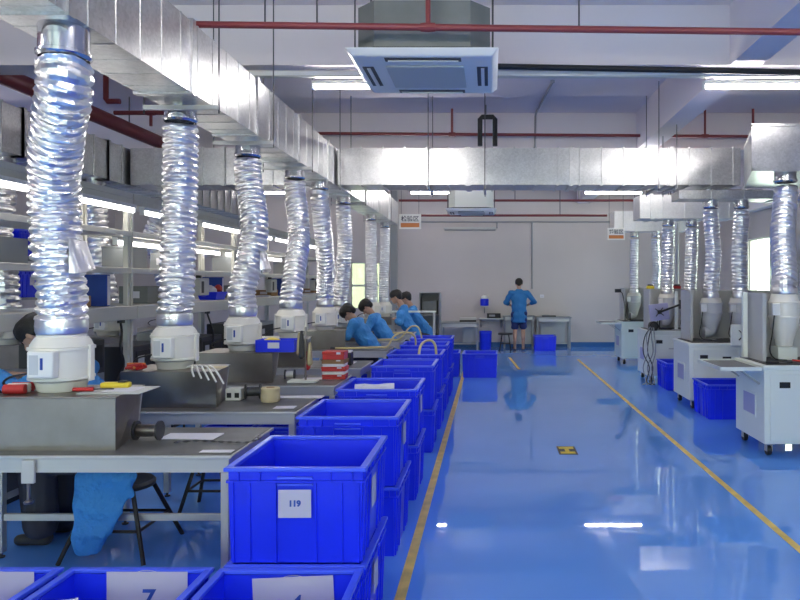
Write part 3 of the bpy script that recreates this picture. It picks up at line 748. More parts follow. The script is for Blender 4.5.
# ------------------------------------------------------------------ stools
def make_stool(label, loc, s=1.0, group='black stools', top=.11):
    t = thing('work_stool', label, 'stool', loc, 0, group)
    MB().lathe([(.15,.375),(.175,.38),(.18,.40),(.165,.415)], 20).build('seat', M_['dark'], t)
    for k in range(4):
        a = PI/4 + k*PI/2; c, q = math.cos(a), math.sin(a)
        MB().cyl((.30*s*c, .30*s*q, 0), (top*c, top*q, .374), .013, n=8).build('leg', M_['black'], t)
    m = MB()
    for k in range(4):
        a0, a1 = PI/4+k*PI/2, PI/4+(k+1)*PI/2; f = .30*s + (top-.30*s)*.17/.374
        m.cyl((f*math.cos(a0), f*math.sin(a0), .17), (f*math.cos(a1), f*math.sin(a1), .17), .009, n=6)
    m.build('foot_ring', M_['black'], t)
    return t

# ------------------------------------------------------------------ people
ICO = None
def hull(bm, a, ra, b, rb):
    global ICO
    if ICO is None:
        t = bmesh.new(); bmesh.ops.create_icosphere(t, subdivisions=2, radius=1); ICO = [v.co.copy() for v in t.verts]; t.free()
    for c, r in ((a, ra), (b, rb)):
        r3 = r if isinstance(r, (tuple, list)) else (r, r, r)
        for p in ICO: bm.verts.new((c[0]+p.x*r3[0], c[1]+p.y*r3[1], c[2]+p.z*r3[2]))
    bmesh.ops.convex_hull(bm, input=list(bm.verts))
    loose = [v for v in bm.verts if not v.link_faces]
    if loose: bmesh.ops.delete(bm, geom=loose, context='VERTS')
def flesh(name, parts, m, parent=None, voxel=.010, smooth=6, wr=None):
    me = bpy.data.meshes.new(name + '_raw'); bm_all = bmesh.new()
    for (a, ra, b, rb) in parts:
        bm = bmesh.new(); hull(bm, a, ra, b, rb)
        tmp = bpy.data.meshes.new('tmp'); bm.to_mesh(tmp); bm.free(); bm_all.from_mesh(tmp); bpy.data.meshes.remove(tmp)
    bm_all.to_mesh(me); bm_all.free()
    o = bpy.data.objects.new(name, me); COL.objects.link(o)
    r = o.modifiers.new('r', 'REMESH'); r.mode = 'VOXEL'; r.voxel_size = voxel
    s = o.modifiers.new('s', 'SMOOTH'); s.factor = .5; s.iterations = smooth
    bpy.context.view_layer.update()
    new = bpy.data.meshes.new_from_object(o.evaluated_get(bpy.context.evaluated_depsgraph_get()))
    bpy.data.objects.remove(o); bpy.data.meshes.remove(me); new.name = name
    if wr:
        for v in new.vertices: v.co += wr(v.co)
    new.polygons.foreach_set('use_smooth', [True]*len(new.polygons)); new.materials.clear(); new.materials.append(m)
    o = bpy.data.objects.new(name, new); COL.objects.link(o)
    if parent: o.parent = parent
    return o
def hand(parts, wrist, d, side, curl=.5):
    """palm, four unequal fingers with a knuckle bend and a thumb, added to the body"""
    d = Vector(d).normalized(); up = Vector((0,0,1)); sd = d.cross(up).normalized()*side
    n = sd.cross(d)*side
    wrist = Vector(wrist); pc = wrist + d*.055
    parts.append((wrist, .026, wrist + d*.02, .026))
    parts.append((wrist + d*.015 + sd*.018, .016, pc + d*.03 + sd*.028, .014)); parts.append((wrist + d*.015 - sd*.018, .016, pc + d*.03 - sd*.028, .014)); parts.append((wrist + d*.02, .017, pc + d*.03, .016))
    for k, (o, L) in enumerate(((-.030,.062),(-.010,.075),(.011,.070),(.031,.052))):
        r0 = pc + d*.03 + sd*o; r1 = r0 + d*L*.55 - n*.012; r2 = r1 + (d*(1-curl) - n*curl*1.2).normalized()*L*.5
        parts.append((r0, .0095, r1, .0088)); parts.append((r1, .0088, r2, .0075))
    th0 = wrist + d*.03 - sd*.03; th1 = th0 - sd*.028 + d*.028 - n*.008; th2 = th1 + d*.03 - n*.006
    parts.append((th0, .013, th1, .011)); parts.append((th1, .011, th2, .009))
def head(parts, hc, f, tilt=0):
    """skull, jaw, nose, ears and brow around centre hc, facing f (horizontal), tilted down by tilt"""
    f = Vector(f).normalized(); rt = f.cross(Vector((0,0,1)))
    F = (f*math.cos(tilt) - Vector((0,0,1))*math.sin(tilt)); U = rt.cross(F)
    P = lambda r, a, u: Vector(hc) + rt*r + F*a + U*u
    parts.append((P(0,-.022,.028), .083, P(0,.018,.025), .078)); parts.append((P(0,.03,-.015), .062, P(0,.048,-.072), .036))
    parts.append((P(0,.088,.012), .010, P(0,.108,-.022), .012))          # nose
    parts.append((P(-.03,.078,-.058), .010, P(.03,.078,-.058), .010))     # mouth
    for s in (-1, 1):
        parts.append((P(s*.078,-.005,.018), (.012,.020,.022), P(s*.080,-.008,-.018), (.010,.014,.014)))
        parts.append((P(s*.02,.078,.038), .011, P(s*.048,.066,.036), .010))
    return P
def hair_eyes(root, P, long=False):
    hp = [(P(0,-.030,.050), .098, P(0,.018,.056), .090), (P(-.055,-.03,.02), .040, P(.055,-.03,.02), .040), (P(0,-.055,-.01), .058, P(0,-.045,.03), .07)]
    if long: hp += [(P(0,-.10,.0), .045, P(0,-.12,-.10), .030)]
    flesh('hair', hp, M_['hair'], root, .009, 3)
    for s in (-1, 1):
        MB().lathe([(.001,-.011),(.008,-.008),(.011,0),(.008,.008),(.001,.011)], 10, Matrix.Translation(P(s*.033,.079,.014))).build('eye', M_['eye'], root)
def fold(k):
    def f(c):
        return Vector((math.sin(c.z*38+c.x*21+k), math.sin(c.z*31+c.y*24+k*2), 0))*.006
    return f
def seated(label, loc, rz, lean=.30, headz=1.24, hx=.40, arms=None, stool=True, coat=True, bow=.7, long=False):
    """person on a stool; local +Y is where they face; loc is under the pelvis"""
    body = []
    pel = Vector((0,0,.56)); ch = Vector((0, lean*.75, .56+.40)); nk = Vector((0, hx-.10, headz-.13)); hc = Vector((0, hx, headz))
    body += [(pel, (.155,.11,.10), pel+Vector((0,.03,.12)), (.13,.095,.10)), (pel+Vector((0,.03,.12)), (.13,.095,.10), ch, (.15,.10,.10)), (ch, (.13,.09,.09), nk, .055), (nk, .052, hc+Vector((0,-.03,-.03)), .05)]
    P = head(body, hc, (0,1,0), bow)
    arms = arms or ((-.16,.62,.84), (.14,.60,.84))
    slv = []
    for s, h in ((-1, arms[0]), (1, arms[1])):
        sh = Vector((s*.175, ch.y+.04, ch.z+.09)); hd = Vector(h)
        el = (sh+hd)/2 + Vector((s*.09, -.04, -.10))
        body += [(sh, .052, el, .040), (el, .038, hd, .027)]
        slv += [(sh, .072, el, .060), (el, .058, el + (hd-el)*.82, .046)]
        hand(body, hd, hd-el, s)
        hp = Vector((s*.09,.03,.55)); kn = Vector((s*.105,.43,.53)); an = Vector((s*.105,.40,.10))
        body += [(hp,.085,kn,.058), (kn,.056,an,.036), (an,.036,an+Vector((0,.0,-.04)),.036), (an+Vector((0,.0,-.045)),.034, an+Vector((0,.13,-.062)),.028)]
    root = flesh('person', body, M_['skin'], None, .0085, 4)
    tag(root, label, 'person', None); root.location = loc; root.rotation_euler = (0,0,rz)
    ct = [(pel+Vector((0,0,-.01)), (.185,.145,.10), pel+Vector((0,.03,.12)), (.165,.13,.10)), (pel+Vector((0,.03,.12)), (.165,.13,.10), ch, (.19,.135,.11)), (ch, (.175,.125,.10), nk+Vector((0,-.035,-.035)), (.085,.075,.05)), (ch+Vector((-.15,.03,.08)), .085, ch+Vector((.15,.03,.08)), .085)] + slv
    flesh('smock', ct, M_['smock'], root, .011, 3, fold(rz))
    tr = []
    for s in (-1, 1):
        hp = Vector((s*.09,.03,.55)); kn = Vector((s*.105,.43,.535)); an = Vector((s*.105,.40,.13))
        tr += [(hp,.12,kn,.110), (kn,.105,an,.098)]
        sh = an+Vector((0,0,-.03))
        flesh('shoe', [(an+Vector((0,-.03,-.085)), .042, an+Vector((0,.13,-.095)), .034), (an+Vector((0,-.01,-.06)), .048, an+Vector((0,.0,-.04)), .044)], M_['dark'], root, .010, 2)
    flesh('trousers', tr, M_['trousers'], root, .012, 3)
    hair_eyes(root, P, long)
    if coat:
        T = lambda y, z: (-.362 - .05*max(0, .5-z), min(y, 0), z)
        th = (.020, .045, .04)
        sk = [(T(-.28,.49), th, T(.05,.49), th), (T(-.27,.40), th, T(.05,.38), th), (T(-.20,.30), th, T(.05,.28), th), (T(-.15,.19), th, T(.04,.18), th), (T(-.09,.09), th, T(.03,.08), th), (T(-.28,.49), th, T(-.09,.09), th), (T(.04,.49), th, T(.03,.08), th), (T(-.15,.49), th, T(-.06,.09), th), (T(-.22,.44), th, T(-.12,.24), th), (T(-.05,.44), th, T(-.02,.14), th), (T(-.1,.36), (.02,.08,.07), T(-.06,.22), (.02,.08,.06)), (T(-.18,.40), (.02,.07,.06), T(-.12,.28), (.02,.06,.06)),
              ((-.14,-.2,.56),(.06,.03,.03), T(-.24,.50),(.022,.05,.03)), ((-.14,.0,.60),(.05,.05,.02), T(-.02,.50),(.022,.05,.03))]
        flesh('smock_tail', sk, M_['smock'], root, .012, 4, fold(1))
    if stool: make_stool(f'black stool under the person seated {stool}', *(((-2.20, 4.095, 0), 1.15, 'black stools', .165) if coat else ((loc[0], loc[1], 0),)))
    return root
HP = PI/2
seated('person in a blue smock and dark trousers seated behind the first bench', (-2.33, 4.25, 0), HP, lean=.34, arms=((-.10,.70,1.06),(.12,.64,1.0)), headz=1.27, hx=.49, stool='behind the first bench', long=True)
seated('black-haired person in a blue smock bowed behind the fifth hood box', (-1.58, 9.44, 0), HP, headz=1.18, hx=.36, bow=1.0, coat=False, stool='behind the fifth bench', arms=((-.14,.50,.90),(.12,.50,.90)))
seated('person with thick black hair and blue smock leaning over the sixth bench', (-1.56, 10.82, 0), HP, headz=1.21, hx=.38, bow=1.0, coat=False, stool='behind the sixth bench', arms=((-.14,.50,.90),(.12,.50,.90)))
seated('person in light blue smock sitting upright by the tall hood behind the seventh bench', (-1.31, 12.22, 0), HP, headz=1.34, hx=.36, bow=.25, coat=False, stool='behind the seventh bench', arms=((-.14,.34,.94),(.12,.34,.94)))
seated('person in bright blue smock leaning forward at the narrow pale shelf', (-1.20, 13.26, 0), HP, lean=.36, headz=1.29, hx=.42, bow=.3, coat=False, stool='at the narrow shelf', arms=((-.12,.50,1.13),(.12,.52,1.05)))

def standing(label, loc, rz):
    b = []
    ch = Vector((0,.0,1.27)); nk = Vector((0,.02,1.44)); hc = Vector((0,.05,1.572))
    b += [((0,0,.93), (.16,.11,.10), (0,0,1.05), (.135,.10,.08)), ((0,0,1.05), (.135,.10,.08), ch, (.16,.105,.10)), (ch, (.15,.10,.10), nk, .055), (nk, .052, hc+Vector((0,-.02,-.03)), .05)]
    P = head(b, hc, (0,1,0), .35)
    slv = []
    for s, el, hd in ((1, (.37,-.02,1.15), (.20,.25,1.06)), (-1, (-.32,.02,1.13), (-.16,.28,1.04))):
        sh = Vector((s*.185,0,1.385)); el = Vector(el); hd = Vector(hd)
        b += [(sh,.055,el,.042), (el,.040,hd,.027)]; hand(b, hd, hd-el, s)
        slv += [(sh+Vector((0,0,-.02)),.074,el,.060), (el,.060, el+(hd-el)*.35,.052)]
        hp = Vector((s*.085,0,.90)); kn = Vector((s*.095,.015,.48)); an = Vector((s*.10,-.01,.09))
        b += [(hp,.088,kn,.056), (kn+Vector((0,-.012,-.03)),.055,an+Vector((0,-.01,.20)),.050), (kn,.054,an,.036), (an,.036,an+Vector((0,-.02,-.05)),.035), (an+Vector((0,0,-.055)),.032,an+Vector((s*.015,.14,-.066)),.024)]
    root = flesh('person', b, M_['skin'], None, .0085, 4)
    tag(root, label, 'person'); root.location = loc; root.rotation_euler = (0,0,rz)
    ct = [((0,0,.67), (.195,.15,.03), (0,0,1.05), (.185,.14,.06)), ((0,0,1.05), (.185,.14,.06), ch, (.20,.135,.10)), (ch, (.185,.125,.10), (0,.0,1.42), (.095,.08,.045)), ((-.155,0,1.345), .080, (.155,0,1.345), .080)] + slv
    flesh('smock', ct, M_['smock_dark'], root, .011, 3, fold(.4))
    sh = []
    for s in (-1, 1): sh += [((s*.085,0,.86), .115, (s*.10,.012,.53), (.088,.09,.05))]
    flesh('shorts', sh, M_['shorts'], root, .011, 3, fold(1.4))
    for s in (-1, 1):
        flesh('sandal', [((s*.10,-.03,.016), (.042,.045,.014), (s*.115,.14,.016), (.045,.05,.014)), ((s*.105,.06,.04), (.05,.02,.03), (s*.11,.10,.04), (.05,.02,.028))], M_['shoe'], root, .009, 2)
    hair_eyes(root, P)
    return root
standing('person standing at the back wall in long blue smock and shorts, back turned', (W(519,349,16.3).x, 16.28, 0), 0)

# ------------------------------------------------------------------ grey machines by the far side of the aisle
def make_machine(label, loc, group='grey soldering cabinets on castors', main='white_metal'):
    t = thing('machine_cabinet', label, 'machine', loc, 0, group)      # loc = front corner towards the aisle, on the floor
    Wd, D = 1.22, .72
    m = MB(); m.box(0, Wd, 0, D, .118, .80)
    m.build('body', M_[main], t, bevel=.006)
    d = Box(.05, .60, -.012, -.0005, .15, .765).build('door', M_[main], t, bevel=.004)
    Box(.135, .235, -.0135, -.0125, .635, .69).build('finger_slot', M_['black'], d, smooth=False)
    Box(.42, .53, -.0135, -.0125, .645, .67).build('finger_slot', M_['black'], d, smooth=False)
    d = Box(.62, 1.17, -.012, -.0005, .15, .765).build('door', M_[main], t, bevel=.004)
    Box(.70, .80, -.0135, -.0125, .635, .69).build('finger_slot', M_['black'], d, smooth=False)
    h = MB(); h.box(.335, .46, -.035, -.028, .545, .565); h.box(.335, .345, -.03, -.0125, .545, .565); h.box(.45, .46, -.03, -.0125, .545, .565)
    h.build('handle', M_['grey_light'], t, smooth=False)
    wdw = Box(-.010, -.0005, .18, .50, .33, .56).build('side_window', M_['white_metal'], t, bevel=.003)
    Box(-.012, -.0105, .20, .48, .35, .54).build('lilac_pane', M_['violet'], wdw, smooth=False)
    Box(-.012, Wd+.01, -.015, D+.01, .8005, .838).build('counter', M_[main], t, bevel=.005)
    Box(.05, Wd-.03, .06, D-.02, .8385, .846).build('work_mat', M_['dark'], t, smooth=False)
    for (x, y) in ((.07,.07), (Wd-.07,.07), (.07,D-.07), (Wd-.07,D-.07)):
        c = MB(); c.box(x-.04, x+.04, y-.035, y+.035, .106, .1175); c.box(x-.028, x-.022, y-.02, y+.03, .04, .1); c.box(x+.022, x+.028, y-.02, y+.03, .04, .1)
        cs = c.build('caster', M_['alu'], t, smooth=False)
        MB().lathe([(.014,-.020),(.042,-.020),(.045,-.012),(.045,.012),(.042,.020),(.014,.020)], 18, Matrix.Translation((x,y+.012,.0455)) @ Matrix.Rotation(HP,4,'Y')).build('wheel', M_['black'], cs)
    # sheet metal enclosure on the counter
    e = MB(); e.box(.10, .112, .30, D, .847, 1.50); e.box(.112, Wd-.02, D-.012, D, .847, 1.50); e.box(Wd-.032, Wd-.02, .30, D-.012, .847, 1.50)
    e.box(.098, .135, .285, .30, .847, 1.50)
    e.build('enclosure', M_['grey_light'], t, smooth=False)
    return t
def machine_tray(t):
    tr = MB(); tr.box(-.40, -.016, .02, .70, .800, .806); tr.box(-.40, -.39, .02, .70, .790, .825); tr.box(-.39, -.016, .01, .02, .790, .825); tr.box(-.39, -.016, .70, .71, .790, .825)
    o = tr.build('side_tray', M_['white_metal'], t, smooth=False)
    Box(-.385, -.02, .025, .695, .8065, .812).build('tray_mat', M_['mat'], o, smooth=False)
    for y in (.10, .62):
        MB().bar((-.005,y,.66), (-.20,y,.795), .016, .016).build('bracket', M_['grey'], t, smooth=False)
MX = 2.53
mA = make_machine('white cabinet machine on castors standing first along the aisle with grey side tray', (MX, 6.25, 0)); machine_tray(mA)
mB = make_machine('white cabinet machine on castors, second from the camera, with two hoses above', (MX, 8.60, 0))
mC = make_machine('white cabinet machine on castors, third from the camera, cables hanging down its side', (MX, 10.85, 0))
mD = make_machine('pale green cabinet machine on castors, farthest down the aisle', (2.60, 13.35, 0), main='mint'); machine_tray(mD)
def make_mfan(label, loc, zt, elbow, group='fans on the grey machines'):
    """inline fan above a machine; loc = on the counter, zt = height of the top above it"""
    t = thing('exhaust_fan', label, 'fan', loc, 0, group); k = zt/.63
    Z = lambda z: z*k
    MB().lathe([(.075,Z(.13)),(.085,Z(.17)),(.087,Z(.19)),(.105,Z(.24)),(.107,Z(.26)),(.128,Z(.31)),(.130,Z(.345)),(.140,Z(.40))], 24).build('cone', M_['fan_grey'] if elbow else M_['fan'], t)
    MB().lathe([(.142,Z(.4005)),(.150,Z(.402)),(.150,Z(.42)),(.143,Z(.424)),(.143,Z(.54)),(.150,Z(.543)),(.150,Z(.56)),(.140,Z(.562))], 24).build('housing', M_['fan_grey'] if elbow else M_['fan'], t)
    MB().lathe([(.140,Z(.5625)),(.128,Z(.60)),(.122,Z(.63))], 24).build('outlet_ring', M_['fan'], t)
    if elbow:
        MB().tube(spline([(0,0,Z(.20)), (0,0,Z(.155)), (-.03,0,Z(.125)), (-.10,0,Z(.115))], 12), .076, 18).build('elbow', M_['fan_grey'], t)
        Box(-.115, .05, -.07, .07, .0005, Z(.02)).build('foot_plate', M_['grey'], t, smooth=False)
    else:
        Box(-.095, .095, -.09, .09, .0005, Z(.125)).build('inlet_box', M_['white_metal'], t, bevel=.006)
    Box(-.175, -.10, -.15, -.11, Z(.43), Z(.545)).build('terminal_box', M_['white'], t, bevel=.006)
    MB().tube(spline([(-.15,-.13,Z(.43)), (-.17,-.13,Z(.25)), (-.19,-.12,Z(.10)), (-.15,-.14,.022), (-.05,-.19,.012)], 16), .006, 6).build('power_cord', M_['black'], t)
    return t
CT = .8465
fans_m = []
def place_mfan(px, Y, ztop, elbow, lb):
    x = (px-489)/680*Y
    make_mfan(lb, (x, Y, CT), ztop-CT, elbow); return (x, Y, ztop)
e1 = place_mfan(784, 6.72, 1.49, False, 'cream exhaust fan with cone and inlet box on the first white machine')
e2 = place_mfan(711, 9.02, 1.40, True, 'grey exhaust fan with elbow on the second machine, the one nearer its aisle side')
e3 = place_mfan(740, 9.02, 1.40, True, 'grey exhaust fan behind the white monitor on the second machine')
e4 = place_mfan(667, 11.30, 1.42, True, 'exhaust fan on the third machine under the aisle side hose')
e5 = place_mfan(690, 11.30, 1.42, True, 'exhaust fan on the third machine farther from the aisle')
e6 = place_mfan(634, 13.83, 1.40, True, 'exhaust fan on the farthest pale green machine, aisle side')
e7 = place_mfan(656, 13.83, 1.40, True, 'exhaust fan on the farthest pale green machine, wall side')
def mhose(e, topx, topy, topz, r, dct, lb, seed, bend=0):
    """hose from a duct outlet down to a machine fan"""
    e = Vector(e) + Vector((0,0,.032)); tp = Vector((topx, topy, topz-.145))
    MB().lathe([(r*.93,-.105),(r*1.03,-.09),(r*1.03,-.075),(r*.95,-.07),(r*.95,0)], 22, cap=False).build('collar', M_['collar'], dct, loc=(topx, topy, topz-.001))
    mid = (tp+e)/2
    P = [tp, tp*.75+e*.25+Vector((bend*.5,0,0)) + Vector((0,(tp.y-e.y)*.12,0)), mid+Vector((bend,(tp.y-e.y)*.1,0)), tp*.2+e*.8+Vector((bend*.3,0,0)), e]
    t = thing('ventilation_hose', lb, 'hose', e, 0, 'foil hoses over the grey machines')
    hose_mesh([p-e for p in P], r, .05, seed, 22).build('foil_sleeve', M_['foil'], t, angle=13)
    MB().lathe([(r*1.04,-.028),(r*1.08,-.01),(r*1.08,.015),(r*1.06,.03)], 20, cap=False).build('clamp_band', M_['foil'], t)
mhose(e1, 3.16, 7.25, 2.775, .118, rd, 'ribbed foil hose dropping to the fan of the first white machine', 41)
mhose(e2, 2.93, 8.98, 2.69, .098, rbB, 'ribbed foil hose to the second machine, aisle side of its pair', 42, .03)
mhose(e3, 3.33, 8.98, 2.69, .098, rbB, 'ribbed foil hose to the second machine, wall side of its pair', 43, -.02)
mhose(e4, 2.95, 11.2, 2.64, .10, rbC, 'pale foil hose to the third machine, aisle side of its pair', 44)
mhose(e5, 3.34, 11.2, 2.64, .10, rbC, 'pale foil hose to the third machine, wall side of its pair', 45)
mhose(e6, 2.95, 13.8, 2.636, .085, rbD, 'thin pale foil hose to the farthest machine, aisle side of its pair', 46)
mhose(e7, 3.38, 13.8, 2.636, .085, rbD, 'thin pale foil hose to the farthest machine, wall side of its pair', 47, .02)
def monitor(label, loc, rz, roll, arm_to, m):
    """flat monitor seen from its back, on a jointed arm; loc = screen centre"""
    t = thing('monitor', label, 'monitor', loc, rz)
    R = Matrix.Rotation(roll, 4, 'Y')
    MB().box(-.15, .15, -.02, .02, -.13, .13, R).build('screen_shell', m, t, bevel=.008)
    MB().box(-.135, .135, .0201, .022, -.115, .115, R).build('screen_face', M_['black'], t, smooth=False)
    br = MB()
    for k in range(4):
        a = PI/4 + k*HP; br.bar(R @ Vector((0,-.03,0)), R @ Vector((.085*math.cos(a), -.026, .085*math.sin(a))), .026, .010)
    br.box(-.03, .03, -.038, -.021, -.03, .03, R)
    br.build('mounting_cross', M_['black'], t, smooth=False)
    L = Vector(arm_to)
    am = MB(); am.cyl((0,-.045,0), (L.x, L.y-.0, L.z), .016, n=8); am.build('arm', M_['black'], t)
    Box(L.x-.02, L.x+.03, L.y-.03, L.y+.03, L.z-.07, L.z+.07).build('arm_joint', M_['dark'], t, bevel=.004)
p = W(659,312,10.6)
monitor('grey-blue monitor back with black star bracket on an arm, above the third machine', p, 0, -.12, (.33,-.03,.12), M_['violet'])
po = thing('monitor_post', 'white upright post holding the monitor arm on the third machine', 'post', (p.x+.36, 10.58+.35, CT))
Box(-.022, .022, -.022, .022, .0, .62).build('column', M_['white_metal'], po, bevel=.004); Box(-.06, .06, -.05, .05, .0003, .012).build('base_plate', M_['grey'], po, smooth=False)
p2 = W(743,335,8.35)
monitor('white monitor back with black star bracket, at the corner of the second machine', p2, 0, .0, (.13,-.02,-.06), M_['white_metal'])
pp2 = thing('monitor_post', 'thin white post rising from the corner of the first machine beside its fan', 'post', (2.578, 6.86, CT))
Box(-.024, .024, -.024, .024, 0, .66).build('column', M_['white_metal'], pp2, bevel=.004); Box(-.035, .035, -.035, .035, .0002, .01).build('base_plate', M_['grey'], pp2, smooth=False)
# cable tangle and motor on the third machine
mo = thing('cable_motor', 'black motor block trailing loose cables on the corner of the third machine', 'motor', (2.60, 10.76, .86))
MB().lathe([(.05,-.07),(.075,-.05),(.075,.05),(.05,.07)], 14, Matrix.Rotation(HP,4,'X') @ Matrix.Translation((0,.06,0))).build('motor_case', M_['black'], mo)
Box(-.05, .05, -.05, .05, -.013+.0, .02).build('base_block', M_['dark'], mo, bevel=.004)
for i, (dx, w) in enumerate(((-.16,.05),(-.12,-.06),(-.09,.06),(-.06,-.05),(-.03,.04))):
    MB().tube(spline([(dx*.4,-.06,.05), (dx+w*.6,-.10,-.10), (dx+w,-.10,-.35), (dx-w*.5,-.11,-.58), (dx+w*.3,-.14,-.80), (dx-w,-.16,-.845)], 26), .008, 6).build('cable', M_['black'] if i % 2 else M_['grey'], mo)
def small(name, label, cat, loc, fn, rz=0):
    t = thing(name, label, cat, loc, rz); fn(t); return t
def f_clip(m):
    def f(t):
        Box(-.06,.06,-.04,.04,0,.05).build('case', m, t, bevel=.006); Box(-.045,.045,-.03,.03,.0505,.075).build('cap', M_['dark'], t, bevel=.004)
    return f
small('warning_lamp', 'red plastic box on top of the third machine enclosure', 'box', (W(678,290,11.5).x, 11.566, 1.5015), f_clip(M_['red']))
small('warning_lamp', 'yellow plastic box on top of the third machine enclosure', 'box', (W(650,290,11.5).x+.02, 11.566, 1.5015), f_clip(M_['yellow']))
small('switch_box', 'small black box on the top edge of the second machine enclosure', 'box', (3.42, 9.314, 1.5015), f_clip(M_['dark']))
cam_d = thing('swivel_camera', 'small black device on a thin bent stalk on the farthest machine counter', 'instrument', (2.70, 13.50, CT))
MB().tube(spline([(0,0,.0),(.0,0,.25),(-.03,0,.45),(-.06,0,.56),(-.12,0,.60)], 16), .010, 6).build('stalk', M_['dark'], cam_d)
Box(-.20,-.08,-.03,.03,.565,.635).build('camera_case', M_['black'], cam_d, bevel=.005)
MB().lathe([(.06,0),(.06,.01),(.02,.02)], 14).build('foot_disc', M_['dark'], cam_d)
def tray_frame(t):
    m = MB(); m.box(-.22,.22,-.02,.0,.0,.03); m.box(-.22,-.20,-.02,.0,.03,.16); m.box(.20,.22,-.02,0,.03,.16); m.build('base_bar', M_['dark'], t, smooth=False)
small('fixture_frame', 'low black U-shaped frame on the edge of the farthest machine', 'frame', (3.00, 13.45, CT), tray_frame)
small('fixture_frame', 'low black U-shaped frame on the edge of the third machine', 'frame', (2.98, 11.06, CT), tray_frame)
tm = random.Random(9)
for i in range(6):
    x = 2.66 + i*.15
    def tool(t, i=i):
        MB().cyl((-.07,0,.011),(.05,0,.011),.010,n=8).build('grip', M_[('black','dark','red','grey','black','copper')[i]], t)
        MB().cyl((.0505,0,.011),(.12,0,.011),.005,.003,n=6).build('tip', M_['steel'], t)
    small('soldering_tool', f'thin hand tool with {("black","charcoal","red","grey","jet","brass")[i]} grip lying on the first machine counter', 'tool', (x, 6.36 + (i % 3)*.06, CT), tool, tm.uniform(-1.2,1.2))

# ------------------------------------------------------------------ pipes and conduits
def pipe(label, segs, m, r, hangers=(), cat='pipe', name='sprinkler_pipe', tees=(), n=12):
    t = thing(name, label, cat, (0,0,0))
    MB().tube(segs, r, n).build('pipe_run', m, t)
    for (p0, p1, rr) in hangers: MB().cyl(p0, p1, rr, n=8).build('hanger_rod', M_['steel_dark'], t)
    for (p0, p1, rr) in tees:
        d = MB().cyl(p0, p1, rr, n=10).build('drop', m, t)
        q = Vector(p1); MB().lathe([(rr*1.7,-.05),(rr*1.9,0),(rr*1.7,.05)], 10, Matrix.Translation(q) @ Matrix.Rotation(HP,4,'Y')).build('tee_fitting', m, d)
    return t
y1 = 4.62; a = W(178,24.2,y1); b = W(820,32.3,y1)
b2 = b + (b-a)*.35
mid = a + (b-a)*((428-178)/642)
pipe('red sprinkler pipe crossing the aisle before the air conditioner, thickest in view', [a, b, b2], M_['pipe_red'], .023,
     hangers=[((W(265,26,y1).x,y1,W(265,26,y1).z+.02),(W(265,26,y1).x,y1,ZC-.002),.006), ((W(317,26,y1).x,y1,W(317,26,y1).z+.02),(W(317,26,y1).x,y1,ZC-.002),.006), ((W(579,29,y1).x,y1,W(579,29,y1).z+.02),(W(579,29,y1).x,y1,ZC-.002),.006)],
     tees=[((mid.x,y1,ZC-.002),(mid.x,y1,mid.z),.017)])
y2 = 9.95; a = W(300,133.2,y2); b = W(760,136.5,y2); b2 = b + (b-a)*.4
t452 = W(452,134.4,y2); t753 = W(753,136,y2); t705 = W(705,136,y2)
pipe('thin red sprinkler pipe crossing behind the cross duct under the third beam', [a, b, b2], M_['pipe_red'], .022,
     tees=[((t452.x,y2,ZC-.002),(t452.x,y2,t452.z),.018), ((t705.x,y2,ZC-.002),(t705.x,y2,t705.z),.016), ((t753.x,y2,ZC-.002),(t753.x,y2,t753.z),.018)])
for k, (y3, py, lb) in enumerate(((13.82,200.5,'upper thin red pipe crossing before the back wall'), (13.72,215.5,'lower thin red pipe crossing before the back wall'))):
    a = W(399,py,y3); b = W(607 if k else 640,py,y3)
    hg = []
    for px in ((515,579) if k == 0 else (448,560)):
        x = (px-489)/680*y3; hg.append(((x,y3,a.z+.022),(x,y3,ZC-.002),.008))
    pipe(lb, [a, b], M_['pipe_red'], .024, hangers=hg)
# drops joining the two thin pipes
bp = [W(-120,24,6.6)]
big = [Vector((-4.92, 2.6, 3.70)), Vector((-4.92, 13.9, 3.70))]
pipe('thick red main pipe running above the dark duct over the far work line', big, M_['pipe_red'], .095,
     hangers=[((-4.92,y,3.79),(-4.92,y,ZC-.002),.008) for y in (4.2,7.6,9.3,12.0)])
pipe('short red branch pipe leaving the thick main pipe towards the aisle', [(-4.82,8.75,3.79),(-2.6,8.75,3.79)], M_['pipe_red'], .028, hangers=[((-3.4,8.75,3.81),(-3.4,8.75,ZC-.002),.007)], tees=[((-4.35,8.75,3.62),(-4.35,8.75,3.79),.02)])
pipe('red riser elbow dropping from the ceiling beside the thick main pipe', [(-4.62,8.2,ZC-.002),(-4.62,8.2,3.82),(-4.60,8.2,3.79),(-4.45,8.2,3.79)], M_['pipe_red'], .032)
# refrigerant line, loop and trunking
y4 = 6.06; a = W(496,66.5,5.3); a = Vector((-.25, 5.74, 3.45)); b = W(490,66.3,y4); c = W(810,72.5,y4); d = c + (c-b)*.3
pipe('black insulated pipe running from the air conditioner along the second beam', [a, a+Vector((0,.12,.03)), b-Vector((.12,.06,.02)), b, c, d], M_['black'], .026, name='insulated_pipe')
y5 = 9.72
pipe('black insulated pipe loop standing over the cross duct', [W(480,146,y5), W(480,119,y5), W(482,117,y5), W(493,117,y5), W(495,119,y5), W(495,146,y5)], M_['black'], .035, name='insulated_pipe', hangers=[((W(486,117,y5).x,y5,W(486,117,y5).z+.04),(W(486,117,y5).x,y5,ZC-.002),.006)])
tr = thing('cable_trunking', 'cream cable trunking along the front edge of the second ceiling beam', 'trunking', (0,0,0))  # cable trunking run below the beam, not a rail
Box(-2.2, 5.2, 6.17, 6.235, 3.475, 3.53).build('trunking_body', M_['trunk'], tr, bevel=.004); Box(-2.2, 5.2, 6.166, 6.1695, 3.485, 3.52).build('cover_strip', M_['white'], tr, smooth=False)
